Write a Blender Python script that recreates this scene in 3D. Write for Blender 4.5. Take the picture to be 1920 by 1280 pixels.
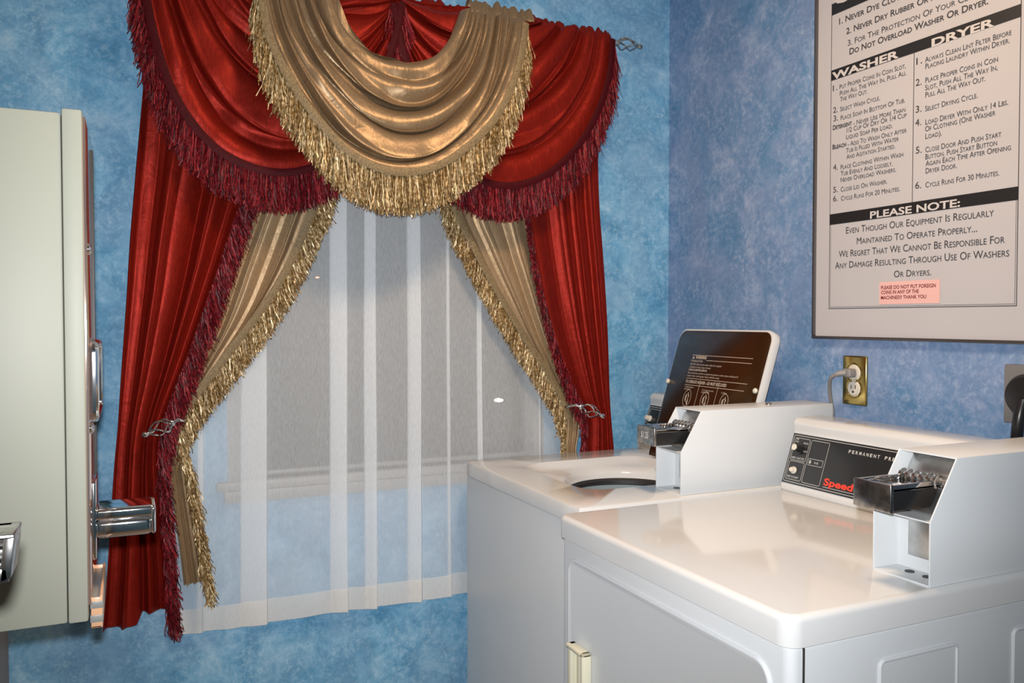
import bpy, bmesh, math, random
import numpy as np
from mathutils import Vector, Matrix, noise as mnoise

S = bpy.context.scene
COL = S.collection
for o in list(bpy.data.objects):
    bpy.data.objects.remove(o)

# ------------------------------------------------------------------ camera
CX, CY, CZ = -1.67107, -2.35571, 1.32508
YAW, PITCH, FPX = 0.43187, -0.02634, 1563.7
cam = bpy.data.cameras.new('camera')
cam.sensor_width = 36.0
cam.lens = FPX / 1920 * 36.0
cam.clip_start = 0.02
camo = bpy.data.objects.new('camera', cam)
camo.location = (CX, CY, CZ)
camo.rotation_euler = (math.pi / 2 + PITCH, 0, -YAW)
COL.objects.link(camo)
S.camera = camo
FW = np.array([math.sin(YAW) * math.cos(PITCH), math.cos(YAW) * math.cos(PITCH), math.sin(PITCH)])
RT = np.array([math.cos(YAW), -math.sin(YAW), 0.0])
UP = np.cross(RT, FW)

# ------------------------------------------------------------------ world, lights, exposure
w = bpy.data.worlds.new('night')
S.world = w
w.use_nodes = True
w.node_tree.nodes['Background'].inputs[0].default_value = (0.010, 0.014, 0.024, 1)
w.node_tree.nodes['Background'].inputs[1].default_value = 0.6
S.view_settings.view_transform = 'Standard'
S.view_settings.look = 'None'
S.view_settings.exposure = 0.0
S.view_settings.gamma = 1.0

fl = bpy.data.lights.new('camera_flash', 'SPOT')       # the camera's own flash, just above the lens
fl.energy = 170
fl.color = (0.97, 0.98, 1.0)
fl.spot_size = math.radians(102)
fl.spot_blend = 1.0
fl.shadow_soft_size = 0.012
flo = bpy.data.objects.new('camera_flash', fl)
flo.location = Vector((CX, CY, CZ)) + Vector(RT) * -0.012 + Vector(UP) * 0.036 + Vector(FW) * 0.02
flo.rotation_euler = (math.pi / 2 + PITCH + 0.06, 0, -YAW - 0.0)
COL.objects.link(flo)

cl = bpy.data.lights.new('ceiling_bulb', 'AREA')       # warm room lamp under the ceiling
cl.shape = 'DISK'
cl.size = 0.34
cl.energy = 20
cl.color = (1.0, 0.70, 0.45)
clo = bpy.data.objects.new('ceiling_bulb', cl)
clo.location = (-0.82, -1.15, 2.43)
COL.objects.link(clo)


# ------------------------------------------------------------------ helpers
def at(px, py, axis, val):
    """the point of the plane axis=val that the photograph shows at (px, py)"""
    d = FW + RT * (px - 960) / FPX - UP * (py - 640) / FPX
    c = np.array([CX, CY, CZ])
    return c + d * (val - c[axis]) / d[axis]


def atY(px, py, y):
    return at(px, py, 1, y)


def rw(px, py):
    p = at(px, py, 0, 0.0)
    return p[1], p[2]


WLOC = {}


def tag(o, label=None, cat=None, group=None, kind=None):
    if label: o['label'] = label
    if cat: o['category'] = cat
    if group: o['group'] = group
    if kind: o['kind'] = kind
    return o


def thing(name, loc, label, cat, group=None):
    o = bpy.data.objects.new(name, None)
    o.empty_display_size = 0.05
    COL.objects.link(o)
    o.location = loc
    WLOC[o] = Vector(loc)
    return tag(o, label, cat, group)


class MB:
    def __init__(self):
        self.v = []; self.f = []; self.m = []

    def add(self, vs, fs, mi=0):
        n = len(self.v)
        self.v.extend([tuple(float(c) for c in p) for p in vs])
        for f in fs:
            self.f.append(tuple(i + n for i in f)); self.m.append(mi)
        return self

    def bm(self, b, mi=0):
        b.verts.ensure_lookup_table()
        for i, v in enumerate(b.verts): v.index = i
        self.add([v.co[:] for v in b.verts], [[v.index for v in f.verts] for f in b.faces], mi)
        b.free()
        return self

    def box(self, x0, x1, y0, y1, z0, z1, bev=0.0, seg=2, mi=0, mat=None):
        b = bmesh.new()
        bmesh.ops.create_cube(b, size=1)
        for v in b.verts:
            v.co = ((x0 + x1) / 2 + v.co.x * (x1 - x0), (y0 + y1) / 2 + v.co.y * (y1 - y0), (z0 + z1) / 2 + v.co.z * (z1 - z0))
        if bev > 0:
            bmesh.ops.bevel(b, geom=b.edges[:], offset=bev, segments=seg, profile=0.5, affect='EDGES')
        if mat is not None: bmesh.ops.transform(b, matrix=mat, verts=b.verts[:])
        return self.bm(b, mi)

    def prism(self, poly, axis, a0, a1, bev=0.0, seg=2, mi=0, mat=None):
        """poly: 2D points in the two other axes (in xyz order), extruded from a0 to a1"""
        def p3(p, a):
            q = list(p); q.insert(axis, a); return q
        b = bmesh.new()
        A = [b.verts.new(p3(p, a0)) for p in poly]
        B = [b.verts.new(p3(p, a1)) for p in poly]
        b.faces.new(A); b.faces.new(B[::-1])
        n = len(poly)
        for i in range(n):
            b.faces.new((A[i], B[i], B[(i + 1) % n], A[(i + 1) % n]))
        bmesh.ops.recalc_face_normals(b, faces=b.faces[:])
        if bev > 0:
            bmesh.ops.bevel(b, geom=b.edges[:], offset=bev, segments=seg, profile=0.5, affect='EDGES')
        if mat is not None: bmesh.ops.transform(b, matrix=mat, verts=b.verts[:])
        return self.bm(b, mi)

    def tube(self, pts, r, n=10, closed=False, mi=0, cap=True):
        pts = [Vector(p) for p in pts]
        N = len(pts)
        rr = r if hasattr(r, '__len__') else [r] * N
        T = []
        for i in range(N):
            a = pts[(i - 1) % N] if (closed or i > 0) else pts[i]
            c = pts[(i + 1) % N] if (closed or i < N - 1) else pts[i]
            t = (c - a); T.append(t.normalized() if t.length > 1e-9 else Vector((0, 0, 1)))
        nrm = T[0].orthogonal().normalized()
        vs = []
        for i in range(N):
            nrm = (nrm - T[i] * nrm.dot(T[i]))
            nrm = nrm.normalized() if nrm.length > 1e-6 else T[i].orthogonal().normalized()
            bi = T[i].cross(nrm)
            for k in range(n):
                a = 2 * math.pi * k / n
                vs.append(pts[i] + (nrm * math.cos(a) + bi * math.sin(a)) * rr[i])
        fs = []
        for i in range(N if closed else N - 1):
            j = (i + 1) % N
            for k in range(n):
                fs.append((i * n + k, i * n + (k + 1) % n, j * n + (k + 1) % n, j * n + k))
        if cap and not closed:
            fs.append(tuple(range(n))[::-1]); fs.append(tuple((N - 1) * n + k for k in range(n)))
        return self.add(vs, fs, mi)

    def lathe(self, origin, axis, prof, n=24, mi=0):
        """prof: (distance along axis, radius)"""
        o = Vector(origin); d = Vector(axis).normalized()
        return self.tube([o + d * a for a, _ in prof], [max(r, 1e-5) for _, r in prof], n, mi=mi) if False else self._lathe(o, d, prof, n, mi)

    def _lathe(self, o, d, prof, n, mi):
        u = d.orthogonal().normalized(); v = d.cross(u)
        vs = []; fs = []
        for a, r in prof:
            for k in range(n):
                t = 2 * math.pi * k / n
                vs.append(o + d * a + (u * math.cos(t) + v * math.sin(t)) * max(r, 1e-5))
        for i in range(len(prof) - 1):
            for k in range(n):
                fs.append((i * n + k, i * n + (k + 1) % n, (i + 1) * n + (k + 1) % n, (i + 1) * n + k))
        fs.append(tuple(range(n))[::-1]); fs.append(tuple((len(prof) - 1) * n + k for k in range(n)))
        return self.add(vs, fs, mi)

    def grid(self, P, mi=0, flip=False):
        P = np.asarray(P); nr, nc = P.shape[:2]
        fs = []
        for i in range(nr - 1):
            for j in range(nc - 1):
                a, b, c, d = i * nc + j, i * nc + j + 1, (i + 1) * nc + j + 1, (i + 1) * nc + j
                fs.append((a, d, c, b) if flip else (a, b, c, d))
        return self.add(P.reshape(-1, 3), fs, mi)

    def build(self, name, mat, parent=None, smooth=True, ang=35, label=None, mod=None):
        off = WLOC[parent] if parent is not None else Vector((0, 0, 0))
        me = bpy.data.meshes.new(name)
        me.from_pydata([(a - off.x, b - off.y, c - off.z) for a, b, c in self.v], [], self.f)
        mats = mat if isinstance(mat, (list, tuple)) else [mat]
        for m in mats: me.materials.append(m)
        if len(mats) > 1: me.polygons.foreach_set('material_index', self.m)
        if smooth:
            me.polygons.foreach_set('use_smooth', [True] * len(me.polygons))
            if ang < 180: me.set_sharp_from_angle(angle=math.radians(ang))
        me.update()
        o = bpy.data.objects.new(name, me)
        COL.objects.link(o)
        if parent is not None: o.parent = parent
        WLOC[o] = Vector(off)
        if label: o['label'] = label
        return o


# ------------------------------------------------------------------ materials
def mat_new(name):
    m = bpy.data.materials.new(name)
    m.use_nodes = True
    nt = m.node_tree
    return m, nt, nt.nodes, nt.links, nt.nodes['Principled BSDF']


def simple(name, col, rough=0.5, metal=0.0, spec=0.5, coat=0.0, bump=0.0, bscale=200.0, var=0.0, vscale=20.0, sheen=0.0):
    m, nt, N, L, P = mat_new(name)
    P.inputs['Base Color'].default_value = (*col, 1)
    P.inputs['Roughness'].default_value = rough
    P.inputs['Metallic'].default_value = metal
    P.inputs['Specular IOR Level'].default_value = spec
    P.inputs['Coat Weight'].default_value = coat
    P.inputs['Coat Roughness'].default_value = 0.06
    P.inputs['Sheen Weight'].default_value = sheen
    tc = N.new('ShaderNodeTexCoord')
    nz = N.new('ShaderNodeTexNoise')
    nz.inputs['Scale'].default_value = vscale; nz.inputs['Detail'].default_value = 4
    L.new(tc.outputs['Object'], nz.inputs['Vector'])
    hs = N.new('ShaderNodeHueSaturation')
    hs.inputs['Color'].default_value = (*col, 1)
    mr = N.new('ShaderNodeMapRange')
    mr.inputs[1].default_value = 0.3; mr.inputs[2].default_value = 0.7
    mr.inputs[3].default_value = 1 - var; mr.inputs[4].default_value = 1 + var
    L.new(nz.outputs['Fac'], mr.inputs[0]); L.new(mr.outputs[0], hs.inputs['Value'])
    L.new(hs.outputs[0], P.inputs['Base Color'])
    if bump > 0:
        nb = N.new('ShaderNodeTexNoise'); nb.inputs['Scale'].default_value = bscale; nb.inputs['Detail'].default_value = 3
        L.new(tc.outputs['Object'], nb.inputs['Vector'])
        bp = N.new('ShaderNodeBump'); bp.inputs['Strength'].default_value = bump; bp.inputs['Distance'].default_value = 0.002
        L.new(nb.outputs['Fac'], bp.inputs['Height']); L.new(bp.outputs[0], P.inputs['Normal'])
    return m


def ramp(N, stops, interp='LINEAR'):
    r = N.new('ShaderNodeValToRGB')
    cr = r.color_ramp; cr.interpolation = interp
    while len(cr.elements) < len(stops): cr.elements.new(0.5)
    for e, (p, c) in zip(cr.elements, stops):
        e.position = p; e.color = (*c, 1)
    return r


def wall_paint(name, dark, mid, light, pale, glaze):
    m, nt, N, L, P = mat_new(name)
    tc = N.new('ShaderNodeTexCoord')

    def nz(scale, detail, rough, dist=0.0):
        n = N.new('ShaderNodeTexNoise'); n.inputs['Scale'].default_value = scale
        n.inputs['Detail'].default_value = detail; n.inputs['Roughness'].default_value = rough
        n.inputs['Distortion'].default_value = dist
        L.new(tc.outputs['Object'], n.inputs['Vector']); return n
    a = nz(8.5, 10, 0.72, 0.5)
    ra = ramp(N, [(0.36, dark), (0.47, mid), (0.56, light), (0.74, pale)])
    L.new(a.outputs['Fac'], ra.inputs[0])
    b = nz(60, 6, 0.75, 0.3)                       # sponge dabs
    rb = ramp(N, [(0.47, (0, 0, 0)), (0.72, (1, 1, 1))])
    L.new(b.outputs['Fac'], rb.inputs[0])
    c = nz(9, 5, 0.6)
    rc = ramp(N, [(0.36, (0.15, 0.15, 0.15)), (0.62, (0.75, 0.75, 0.75))])
    L.new(c.outputs['Fac'], rc.inputs[0])
    h = nz(3.1, 5, 0.6, 0.6)                       # drifting second glaze
    rh = ramp(N, [(0.42, (0, 0, 0)), (0.62, (0.50, 0.50, 0.50))])
    L.new(h.outputs['Fac'], rh.inputs[0])
    hx = N.new('ShaderNodeMix'); hx.data_type = 'RGBA'
    L.new(rh.outputs[0], hx.inputs[0]); L.new(ra.outputs[0], hx.inputs[6]); hx.inputs[7].default_value = (*glaze, 1)
    ra = hx
    mu = N.new('ShaderNodeMath'); mu.operation = 'MULTIPLY'
    L.new(rb.outputs[0], mu.inputs[0]); L.new(rc.outputs[0], mu.inputs[1])
    mx = N.new('ShaderNodeMix'); mx.data_type = 'RGBA'
    L.new(mu.outputs[0], mx.inputs[0]); L.new(ra.outputs[2], mx.inputs[6]); mx.inputs[7].default_value = (*pale, 1)
    sp = nz(190, 3, 0.7)                           # fine pale flecks
    rs = ramp(N, [(0.63, (0, 0, 0)), (0.72, (0.55, 0.55, 0.55))])
    L.new(sp.outputs['Fac'], rs.inputs[0])
    m3 = N.new('ShaderNodeMix'); m3.data_type = 'RGBA'
    L.new(rs.outputs[0], m3.inputs[0]); L.new(mx.outputs[2], m3.inputs[6]); m3.inputs[7].default_value = (min(1, pale[0] * 1.3), pale[1] * 1.15, pale[2] * 1.1, 1)
    L.new(m3.outputs[2], P.inputs['Base Color'])
    P.inputs['Roughness'].default_value = 0.62
    P.inputs['Specular IOR Level'].default_value = 0.25
    bn = nz(170, 4, 0.6)
    bp = N.new('ShaderNodeBump'); bp.inputs['Strength'].default_value = 0.25; bp.inputs['Distance'].default_value = 0.002
    L.new(bn.outputs['Fac'], bp.inputs['Height']); L.new(bp.outputs[0], P.inputs['Normal'])
    return m


def silk(name, col, col2, rough, metal, sheen_tint, sheen, stretch=(1, 1, 0.05)):
    m, nt, N, L, P = mat_new(name)
    tc = N.new('ShaderNodeTexCoord')
    mp = N.new('ShaderNodeMapping'); mp.inputs['Scale'].default_value = stretch
    L.new(tc.outputs['Object'], mp.inputs['Vector'])
    n = N.new('ShaderNodeTexNoise'); n.inputs['Scale'].default_value = 420; n.inputs['Detail'].default_value = 2
    L.new(mp.outputs[0], n.inputs['Vector'])
    r = ramp(N, [(0.35, col), (0.65, col2)])
    L.new(n.outputs['Fac'], r.inputs[0]); L.new(r.outputs[0], P.inputs['Base Color'])
    P.inputs['Roughness'].default_value = rough; P.inputs['Metallic'].default_value = metal
    P.inputs['Sheen Weight'].default_value = sheen; P.inputs['Specular IOR Level'].default_value = 0.1; P.inputs['Sheen Roughness'].default_value = 0.4
    P.inputs['Sheen Tint'].default_value = (*sheen_tint, 1)
    n2 = N.new('ShaderNodeTexNoise'); n2.inputs['Scale'].default_value = 26; n2.inputs['Detail'].default_value = 3
    n2.inputs['Distortion'].default_value = 0.8
    L.new(tc.outputs['Object'], n2.inputs['Vector'])
    bp = N.new('ShaderNodeBump'); bp.inputs['Strength'].default_value = 0.30; bp.inputs['Distance'].default_value = 0.006
    L.new(n2.outputs['Fac'], bp.inputs['Height'])
    L.new(bp.outputs[0], P.inputs['Normal'])
    return m


def yarn(name, c0, c1, c2, rough=0.35, metal=0.1):
    m, nt, N, L, P = mat_new(name)
    g = N.new('ShaderNodeNewGeometry')
    r = ramp(N, [(0.0, c0), (0.55, c1), (1.0, c2)])
    tc = N.new('ShaderNodeTexCoord'); nz_ = N.new('ShaderNodeTexNoise'); nz_.inputs['Scale'].default_value = 130; nz_.inputs['Detail'].default_value = 2
    L.new(tc.outputs['Object'], nz_.inputs['Vector'])
    ma = N.new('ShaderNodeMath'); ma.operation = 'MULTIPLY_ADD'; ma.inputs[1].default_value = 1.9; ma.inputs[2].default_value = -0.95  # noise in the strand colour paints sparkle breaks along the yarn
    L.new(nz_.outputs['Fac'], ma.inputs[0])
    ad = N.new('ShaderNodeMath'); ad.operation = 'ADD'; ad.use_clamp = True
    L.new(g.outputs['Random Per Island'], ad.inputs[0]); L.new(ma.outputs[0], ad.inputs[1])
    L.new(ad.outputs[0], r.inputs[0]); L.new(r.outputs[0], P.inputs['Base Color'])
    P.inputs['Roughness'].default_value = rough; P.inputs['Metallic'].default_value = metal
    P.inputs['Specular IOR Level'].default_value = 0.3
    return m


def sheer_mat(name, fac, col=(0.92, 0.92, 0.90)):
    m, nt, N, L, P = mat_new(name)
    N.remove(P)
    out = N['Material Output']
    d = N.new('ShaderNodeBsdfDiffuse'); d.inputs[0].default_value = (*col, 1)
    t = N.new('ShaderNodeBsdfTranslucent'); t.inputs[0].default_value = (*col, 1)
    mx = N.new('ShaderNodeMixShader'); mx.inputs[0].default_value = 0.35
    L.new(d.outputs[0], mx.inputs[1]); L.new(t.outputs[0], mx.inputs[2])
    tr = N.new('ShaderNodeBsdfTransparent')
    tc = N.new('ShaderNodeTexCoord')
    mp = N.new('ShaderNodeMapping'); mp.inputs['Scale'].default_value = (1, 1, 0.12)
    L.new(tc.outputs['Object'], mp.inputs['Vector'])
    n = N.new('ShaderNodeTexNoise'); n.inputs['Scale'].default_value = 500
    L.new(mp.outputs[0], n.inputs['Vector'])
    mr = N.new('ShaderNodeMapRange'); mr.inputs[1].default_value = 0.3; mr.inputs[2].default_value = 0.7
    mr.inputs[3].default_value = fac - 0.06; mr.inputs[4].default_value = fac + 0.06
    L.new(n.outputs['Fac'], mr.inputs[0])
    m2 = N.new('ShaderNodeMixShader')
    L.new(mr.outputs[0], m2.inputs[0]); L.new(tr.outputs[0], m2.inputs[1]); L.new(mx.outputs[0], m2.inputs[2])
    L.new(m2.outputs[0], out.inputs[0])
    return m


def glass_mat(name):
    m, nt, N, L, P = mat_new(name)
    N.remove(P)
    out = N['Material Output']
    tr = N.new('ShaderNodeBsdfTransparent'); tr.inputs[0].default_value = (0.9, 0.93, 0.95, 1)
    g = N.new('ShaderNodeBsdfGlossy'); g.inputs['Roughness'].default_value = 0.02
    fr = N.new('ShaderNodeFresnel'); fr.inputs[0].default_value = 1.5
    mx = N.new('ShaderNodeMixShader')
    L.new(fr.outputs[0], mx.inputs[0]); L.new(tr.outputs[0], mx.inputs[1]); L.new(g.outputs[0], mx.inputs[2])
    L.new(mx.outputs[0], out.inputs[0])
    return m


def emit(name, col, st):
    m, nt, N, L, P = mat_new(name)
    P.inputs['Base Color'].default_value = (*col, 1)
    P.inputs['Emission Color'].default_value = (*col, 1)
    P.inputs['Emission Strength'].default_value = st
    return m


M = {}
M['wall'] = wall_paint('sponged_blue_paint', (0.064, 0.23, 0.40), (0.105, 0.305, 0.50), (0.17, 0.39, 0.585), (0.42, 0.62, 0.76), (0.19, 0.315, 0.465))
M['wall_r'] = wall_paint('sponged_blue_paint_shaded', (0.070, 0.185, 0.345), (0.105, 0.225, 0.40), (0.17, 0.275, 0.45), (0.40, 0.48, 0.63), (0.185, 0.235, 0.40))  # same sponged paint; oblique flash's darker lavender tone put into the colour
M['ceiling'] = simple('ceiling_white', (0.78, 0.76, 0.72), 0.8, bump=0.3, bscale=90)
M['floor'] = simple('floor_vinyl', (0.42, 0.36, 0.30), 0.4, var=0.15, vscale=14)
M['enamel'] = simple('white_enamel', (0.60, 0.605, 0.60), 0.12, spec=0.5, coat=0.25, var=0.012, vscale=3)
M['enamel_rough'] = simple('white_powder_coat', (0.58, 0.605, 0.62), 0.30, spec=0.45, var=0.015, vscale=5)
M['cream'] = simple('cream_enamel', (0.265, 0.27, 0.222), 0.5, spec=0.25, var=0.02, vscale=3)
M['cream_plastic'] = simple('cream_plastic', (0.62, 0.60, 0.46), 0.35)
M['chrome'] = simple('chrome', (0.80, 0.80, 0.81), 0.09, metal=1.0)
M['chrome_worn'] = simple('worn_chrome', (0.42, 0.41, 0.40), 0.20, metal=1.0, var=0.35, vscale=90)
M['steel'] = simple('brushed_steel', (0.58, 0.58, 0.57), 0.34, metal=1.0, var=0.12, vscale=60)
M['face_steel'] = simple('polished_front_sheet', (0.98, 0.74, 0.66), 0.07, metal=0.92)
M['black_plastic'] = simple('black_plastic', (0.012, 0.012, 0.013), 0.32)
M['panel_black'] = simple('black_control_panel', (0.013, 0.014, 0.015), 0.30, coat=0.2)
M['print_white'] = simple('white_print', (0.55, 0.55, 0.53), 0.5)
M['print_lid'] = simple('beige_print', (0.55, 0.46, 0.38), 0.5)
M['print_red'] = simple('red_print', (0.75, 0.05, 0.025), 0.4)
M['brown'] = simple('brown_porcelain', (0.032, 0.014, 0.005), 0.16, spec=0.4, coat=0.1, var=0.15, vscale=8)
M['gasket'] = simple('dark_gasket', (0.02, 0.02, 0.02), 0.5)
M['tub'] = simple('tub_porcelain', (0.34, 0.38, 0.38), 0.25)
M['paper'] = simple('poster_paper', (0.445, 0.435, 0.45), 0.45, var=0.015, vscale=6)
M['ink'] = simple('black_ink', (0.012, 0.012, 0.014), 0.45)
M['ink_grey'] = simple('grey_ink', (0.035, 0.033, 0.035), 0.5)
M['paper_print'] = simple('paper_white_print', (0.50, 0.48, 0.475), 0.5)
M['pink'] = simple('pink_sticker', (0.70, 0.42, 0.39), 0.5)
M['maroon_ink'] = simple('maroon_ink', (0.16, 0.015, 0.02), 0.5)
M['frame_metal'] = simple('pewter_frame', (0.16, 0.15, 0.15), 0.3, metal=0.8)
M['brass'] = simple('polished_brass', (0.62, 0.47, 0.16), 0.17, metal=1.0)
M['ivory'] = simple('ivory_plastic', (0.62, 0.58, 0.50), 0.35)
M['cord'] = simple('grey_cord', (0.22, 0.21, 0.20), 0.45)
M['grey_box'] = simple('grey_metal_box', (0.16, 0.16, 0.165), 0.4)
M['trim'] = simple('white_window_trim', (0.24, 0.24, 0.235), 0.45)
M['red_silk'] = silk('red_silk', (0.160, 0.0095, 0.0055), (0.228, 0.013, 0.007), 0.46, 0.45, (0.9, 0.08, 0.03), 0.02)
M['gold_silk'] = silk('gold_silk', (0.29, 0.205, 0.12), (0.375, 0.26, 0.152), 0.46, 0.40, (1.0, 0.5, 0.2), 0.08)
M['gold_darkened'] = silk('gold_silk_darkened', (0.195, 0.136, 0.079), (0.262, 0.18, 0.104), 0.40, 0.50, (1.0, 0.5, 0.2), 0.12)  # same gold silk, darkened in colour to offset the flash on the swag
M['gold_yarn'] = yarn('gold_fringe_yarn', (0.085, 0.045, 0.012), (0.30, 0.18, 0.065), (0.74, 0.60, 0.36), 0.36, 0.2)
M['red_yarn'] = yarn('red_fringe_yarn', (0.030, 0.002, 0.003), (0.115, 0.004, 0.009), (0.27, 0.015, 0.020), 0.48, 0.1)
M['braid'] = simple('gold_braid', (0.18, 0.13, 0.068), 0.6, spec=0.2, var=0.4, vscale=260)
M['braid_red'] = simple('red_braid', (0.045, 0.002, 0.004), 0.6, spec=0.1, var=0.4, vscale=260)
M['sheer'] = sheer_mat('white_sheer', 0.48, (0.90, 0.94, 0.97))
M['sheer_hem'] = sheer_mat('white_sheer_hem', 0.70, (0.85,0.85,0.83))
M['glass'] = glass_mat('window_glass')
M['asphalt'] = simple('dark_asphalt', (0.05, 0.05, 0.05), 0.8, var=0.2, vscale=2)
M['snow'] = simple('grey_snow', (0.6, 0.6, 0.62), 0.8, bump=0.6, bscale=8)

# ------------------------------------------------------------------ the room
XL, YF, ZC = -1.945, -3.3, 2.46
WX0, WX1, WZ0, WZ1 = -1.43, -0.475, 0.888, 2.08


def struct(name, mb, mat, **k):
    o = mb.build(name, mat, None, **k)
    return tag(o, kind='structure')


b = MB()
b.box(XL - 0.1, WX0, 0, 0.12, 0, ZC); b.box(WX1, 0.1, 0, 0.12, 0, ZC)
b.box(WX0, WX1, 0, 0.12, 0, WZ0); b.box(WX0, WX1, 0, 0.12, WZ1, ZC)
struct('wall_back', b, M['wall'], smooth=False)
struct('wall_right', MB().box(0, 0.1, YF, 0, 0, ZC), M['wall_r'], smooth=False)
M['wall_l'] = simple('shaded_wall_grey_brown', (0.20, 0.19, 0.19), 0.6, var=0.15, vscale=6)  # vending machine's shade put into the whole wall's grey brown colour
struct('wall_left', MB().box(XL - 0.1, XL, YF, 0, 0, ZC), M['wall_l'], smooth=False)
struct('wall_front', MB().box(XL - 0.1, 0.1, YF - 0.1, YF, 0, ZC), M['wall'], smooth=False)
struct('floor', MB().box(XL - 0.1, 0.1, YF - 0.1, 0.12, -0.08, 0), M['floor'], smooth=False)
struct('ceiling', MB().box(XL - 0.1, 0.1, YF - 0.1, 0.12, ZC, ZC + 0.08), M['ceiling'], smooth=False)

# window: frame, sashes, glass, stool and apron
win = bpy.data.objects.new('window_1', None); COL.objects.link(win)
win.location = (-0.95, 0.05, WZ0); WLOC[win] = Vector(win.location); tag(win, kind='structure')
b = MB()
t = 0.035
b.box(WX0, WX0 + t, 0.0, 0.1, WZ0, WZ1); b.box(WX1 - t, WX1, 0.0, 0.1, WZ0, WZ1)
b.box(WX0 + t, WX1 - t, 0.0, 0.1, WZ1 - t, WZ1)
zm = 1.52
b.box(WX0 + t, WX1 - t, 0.05, 0.085, WZ0, WZ0 + 0.012, 0.003)
b.build('window_frame', M['trim'], win)
MB().box(WX0 + t, WX1 - t, 0.066, 0.070, WZ0 + 0.012, WZ1 - t).build('window_pane', M['glass'], win)
b = MB()
b.box(WX0 - 0.03, WX1 + 0.03, -0.016, 0.06, 0.862, 0.888, 0.006)
b.build('window_sill', M['trim'], win)
b = MB()
b.box(WX0 - 0.01, WX1 + 0.01, -0.012, 0.002, 0.829, 0.862, 0.003)
b.build('window_apron', M['trim'], win)

# outside in the dark
struct('ground', MB().box(-9, 12, 0.2, 26, -0.35, -0.3), M['asphalt'], smooth=False)


def snow_ridge():
    P = []
    for i in range(9):
        row = []
        for j in range(60):
            u = j / 59; v = i / 8
            x = 1.2 + 3.3 * u; y = 5.2 + 1.1 * v + 0.5 * u
            h = math.sin(math.pi * v) * (0.10 + 0.16 * u * (1 - u) * 4 * (0.6 + 0.5 * mnoise.noise(Vector((u * 7, v * 2, 3)))))
            row.append((x, y, -0.31 + h + 0.35 * 0))
        P.append(row)
    return MB().grid(P)


sb = snow_ridge().build('snow_bank', M['snow'], ang=180)
tag(sb, 'low grey snow bank in the dark outside the window, behind the sheer', 'snow bank')


def outside_lamp(p, r, mat, name, label, post):
    p = Vector(p)
    t_ = thing(name, (p.x, p.y, -0.3), label, 'lamp')
    MB()._lathe(p - Vector((0, 0, r * 0.35)), Vector((0, 0, 1)), [(0, r * 0.3), (r * 0.12, r * 0.8), (r * 0.35, r), (r * 0.58, r * 0.8), (r * 0.7, r * 0.2)], 20, 0).build('lamp_lens', mat, t_)
    MB().tube([(p.x, p.y + r * 1.2, -0.3), (p.x, p.y + r * 1.2, p.z + r)], post, 10).box(p.x - r, p.x + r, p.y - r * 0.2, p.y + r * 1.5, p.z + r * 0.5, p.z + r * 1.2, r * 0.1).build('post', M['black_plastic'], t_)


outside_lamp(atY(935, 750, 4.7), 0.045, emit('lamp_warm_white', (1.0, 0.86, 0.62), 9), 'yard_lamp', 'small white lamp glowing in the dark beyond the lower right of the window', 0.02)
outside_lamp(atY(595, 520, 8.0), 0.022, emit('lamp_red', (1.0, 0.12, 0.06), 22), 'signal_lamp', 'tiny red light glowing in the dark beyond the upper left of the window', 0.02)

# ceiling lamp that holds the bulb (above the frame)
t_ = thing('ceiling_light', (-0.82, -1.15, ZC), 'round flush ceiling light with a warm bulb above the room', 'ceiling light')
MB()._lathe(Vector((-0.82, -1.15, ZC)), Vector((0, 0, -1)), [(0, 0.19), (0.012, 0.195), (0.022, 0.18), (0.023, 0.01)], 40, 0).build('lamp_base', M['trim'], t_)


# ------------------------------------------------------------------ cloth helpers
def catmull(pts, n, arc=False):
    P = np.array(pts, float); m = len(P)
    if m == 2:
        t = np.linspace(0, 1, n)[:, None]
        return P[0] * (1 - t) + P[1] * t
    E_ = np.vstack([2 * P[0] - P[1], P, 2 * P[-1] - P[-2]])
    dense = []
    K = max(8, int(math.ceil(n * 4 / (m - 1))))
    for i in range(m - 1):
        p0, p1, p2, p3 = E_[i:i + 4]
        for k in range(K):
            t = k / K
            dense.append(0.5 * (2 * p1 + (p2 - p0) * t + (2 * p0 - 5 * p1 + 4 * p2 - p3) * t * t + (3 * p1 - p0 - 3 * p2 + p3) * t ** 3))
    dense.append(P[-1]); D = np.array(dense)
    if arc:
        s = np.concatenate([[0], np.cumsum(np.linalg.norm(np.diff(D, axis=0), axis=1))]); s /= s[-1]
    else:
        s = np.linspace(0, 1, len(D))
    u = np.linspace(0, 1, n)
    return np.stack([np.interp(u, s, D[:, k]) for k in range(D.shape[1])], 1)


def n1(x, seed):
    return mnoise.noise(Vector((x, seed * 7.31 + 0.5, seed * 1.7)))


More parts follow.
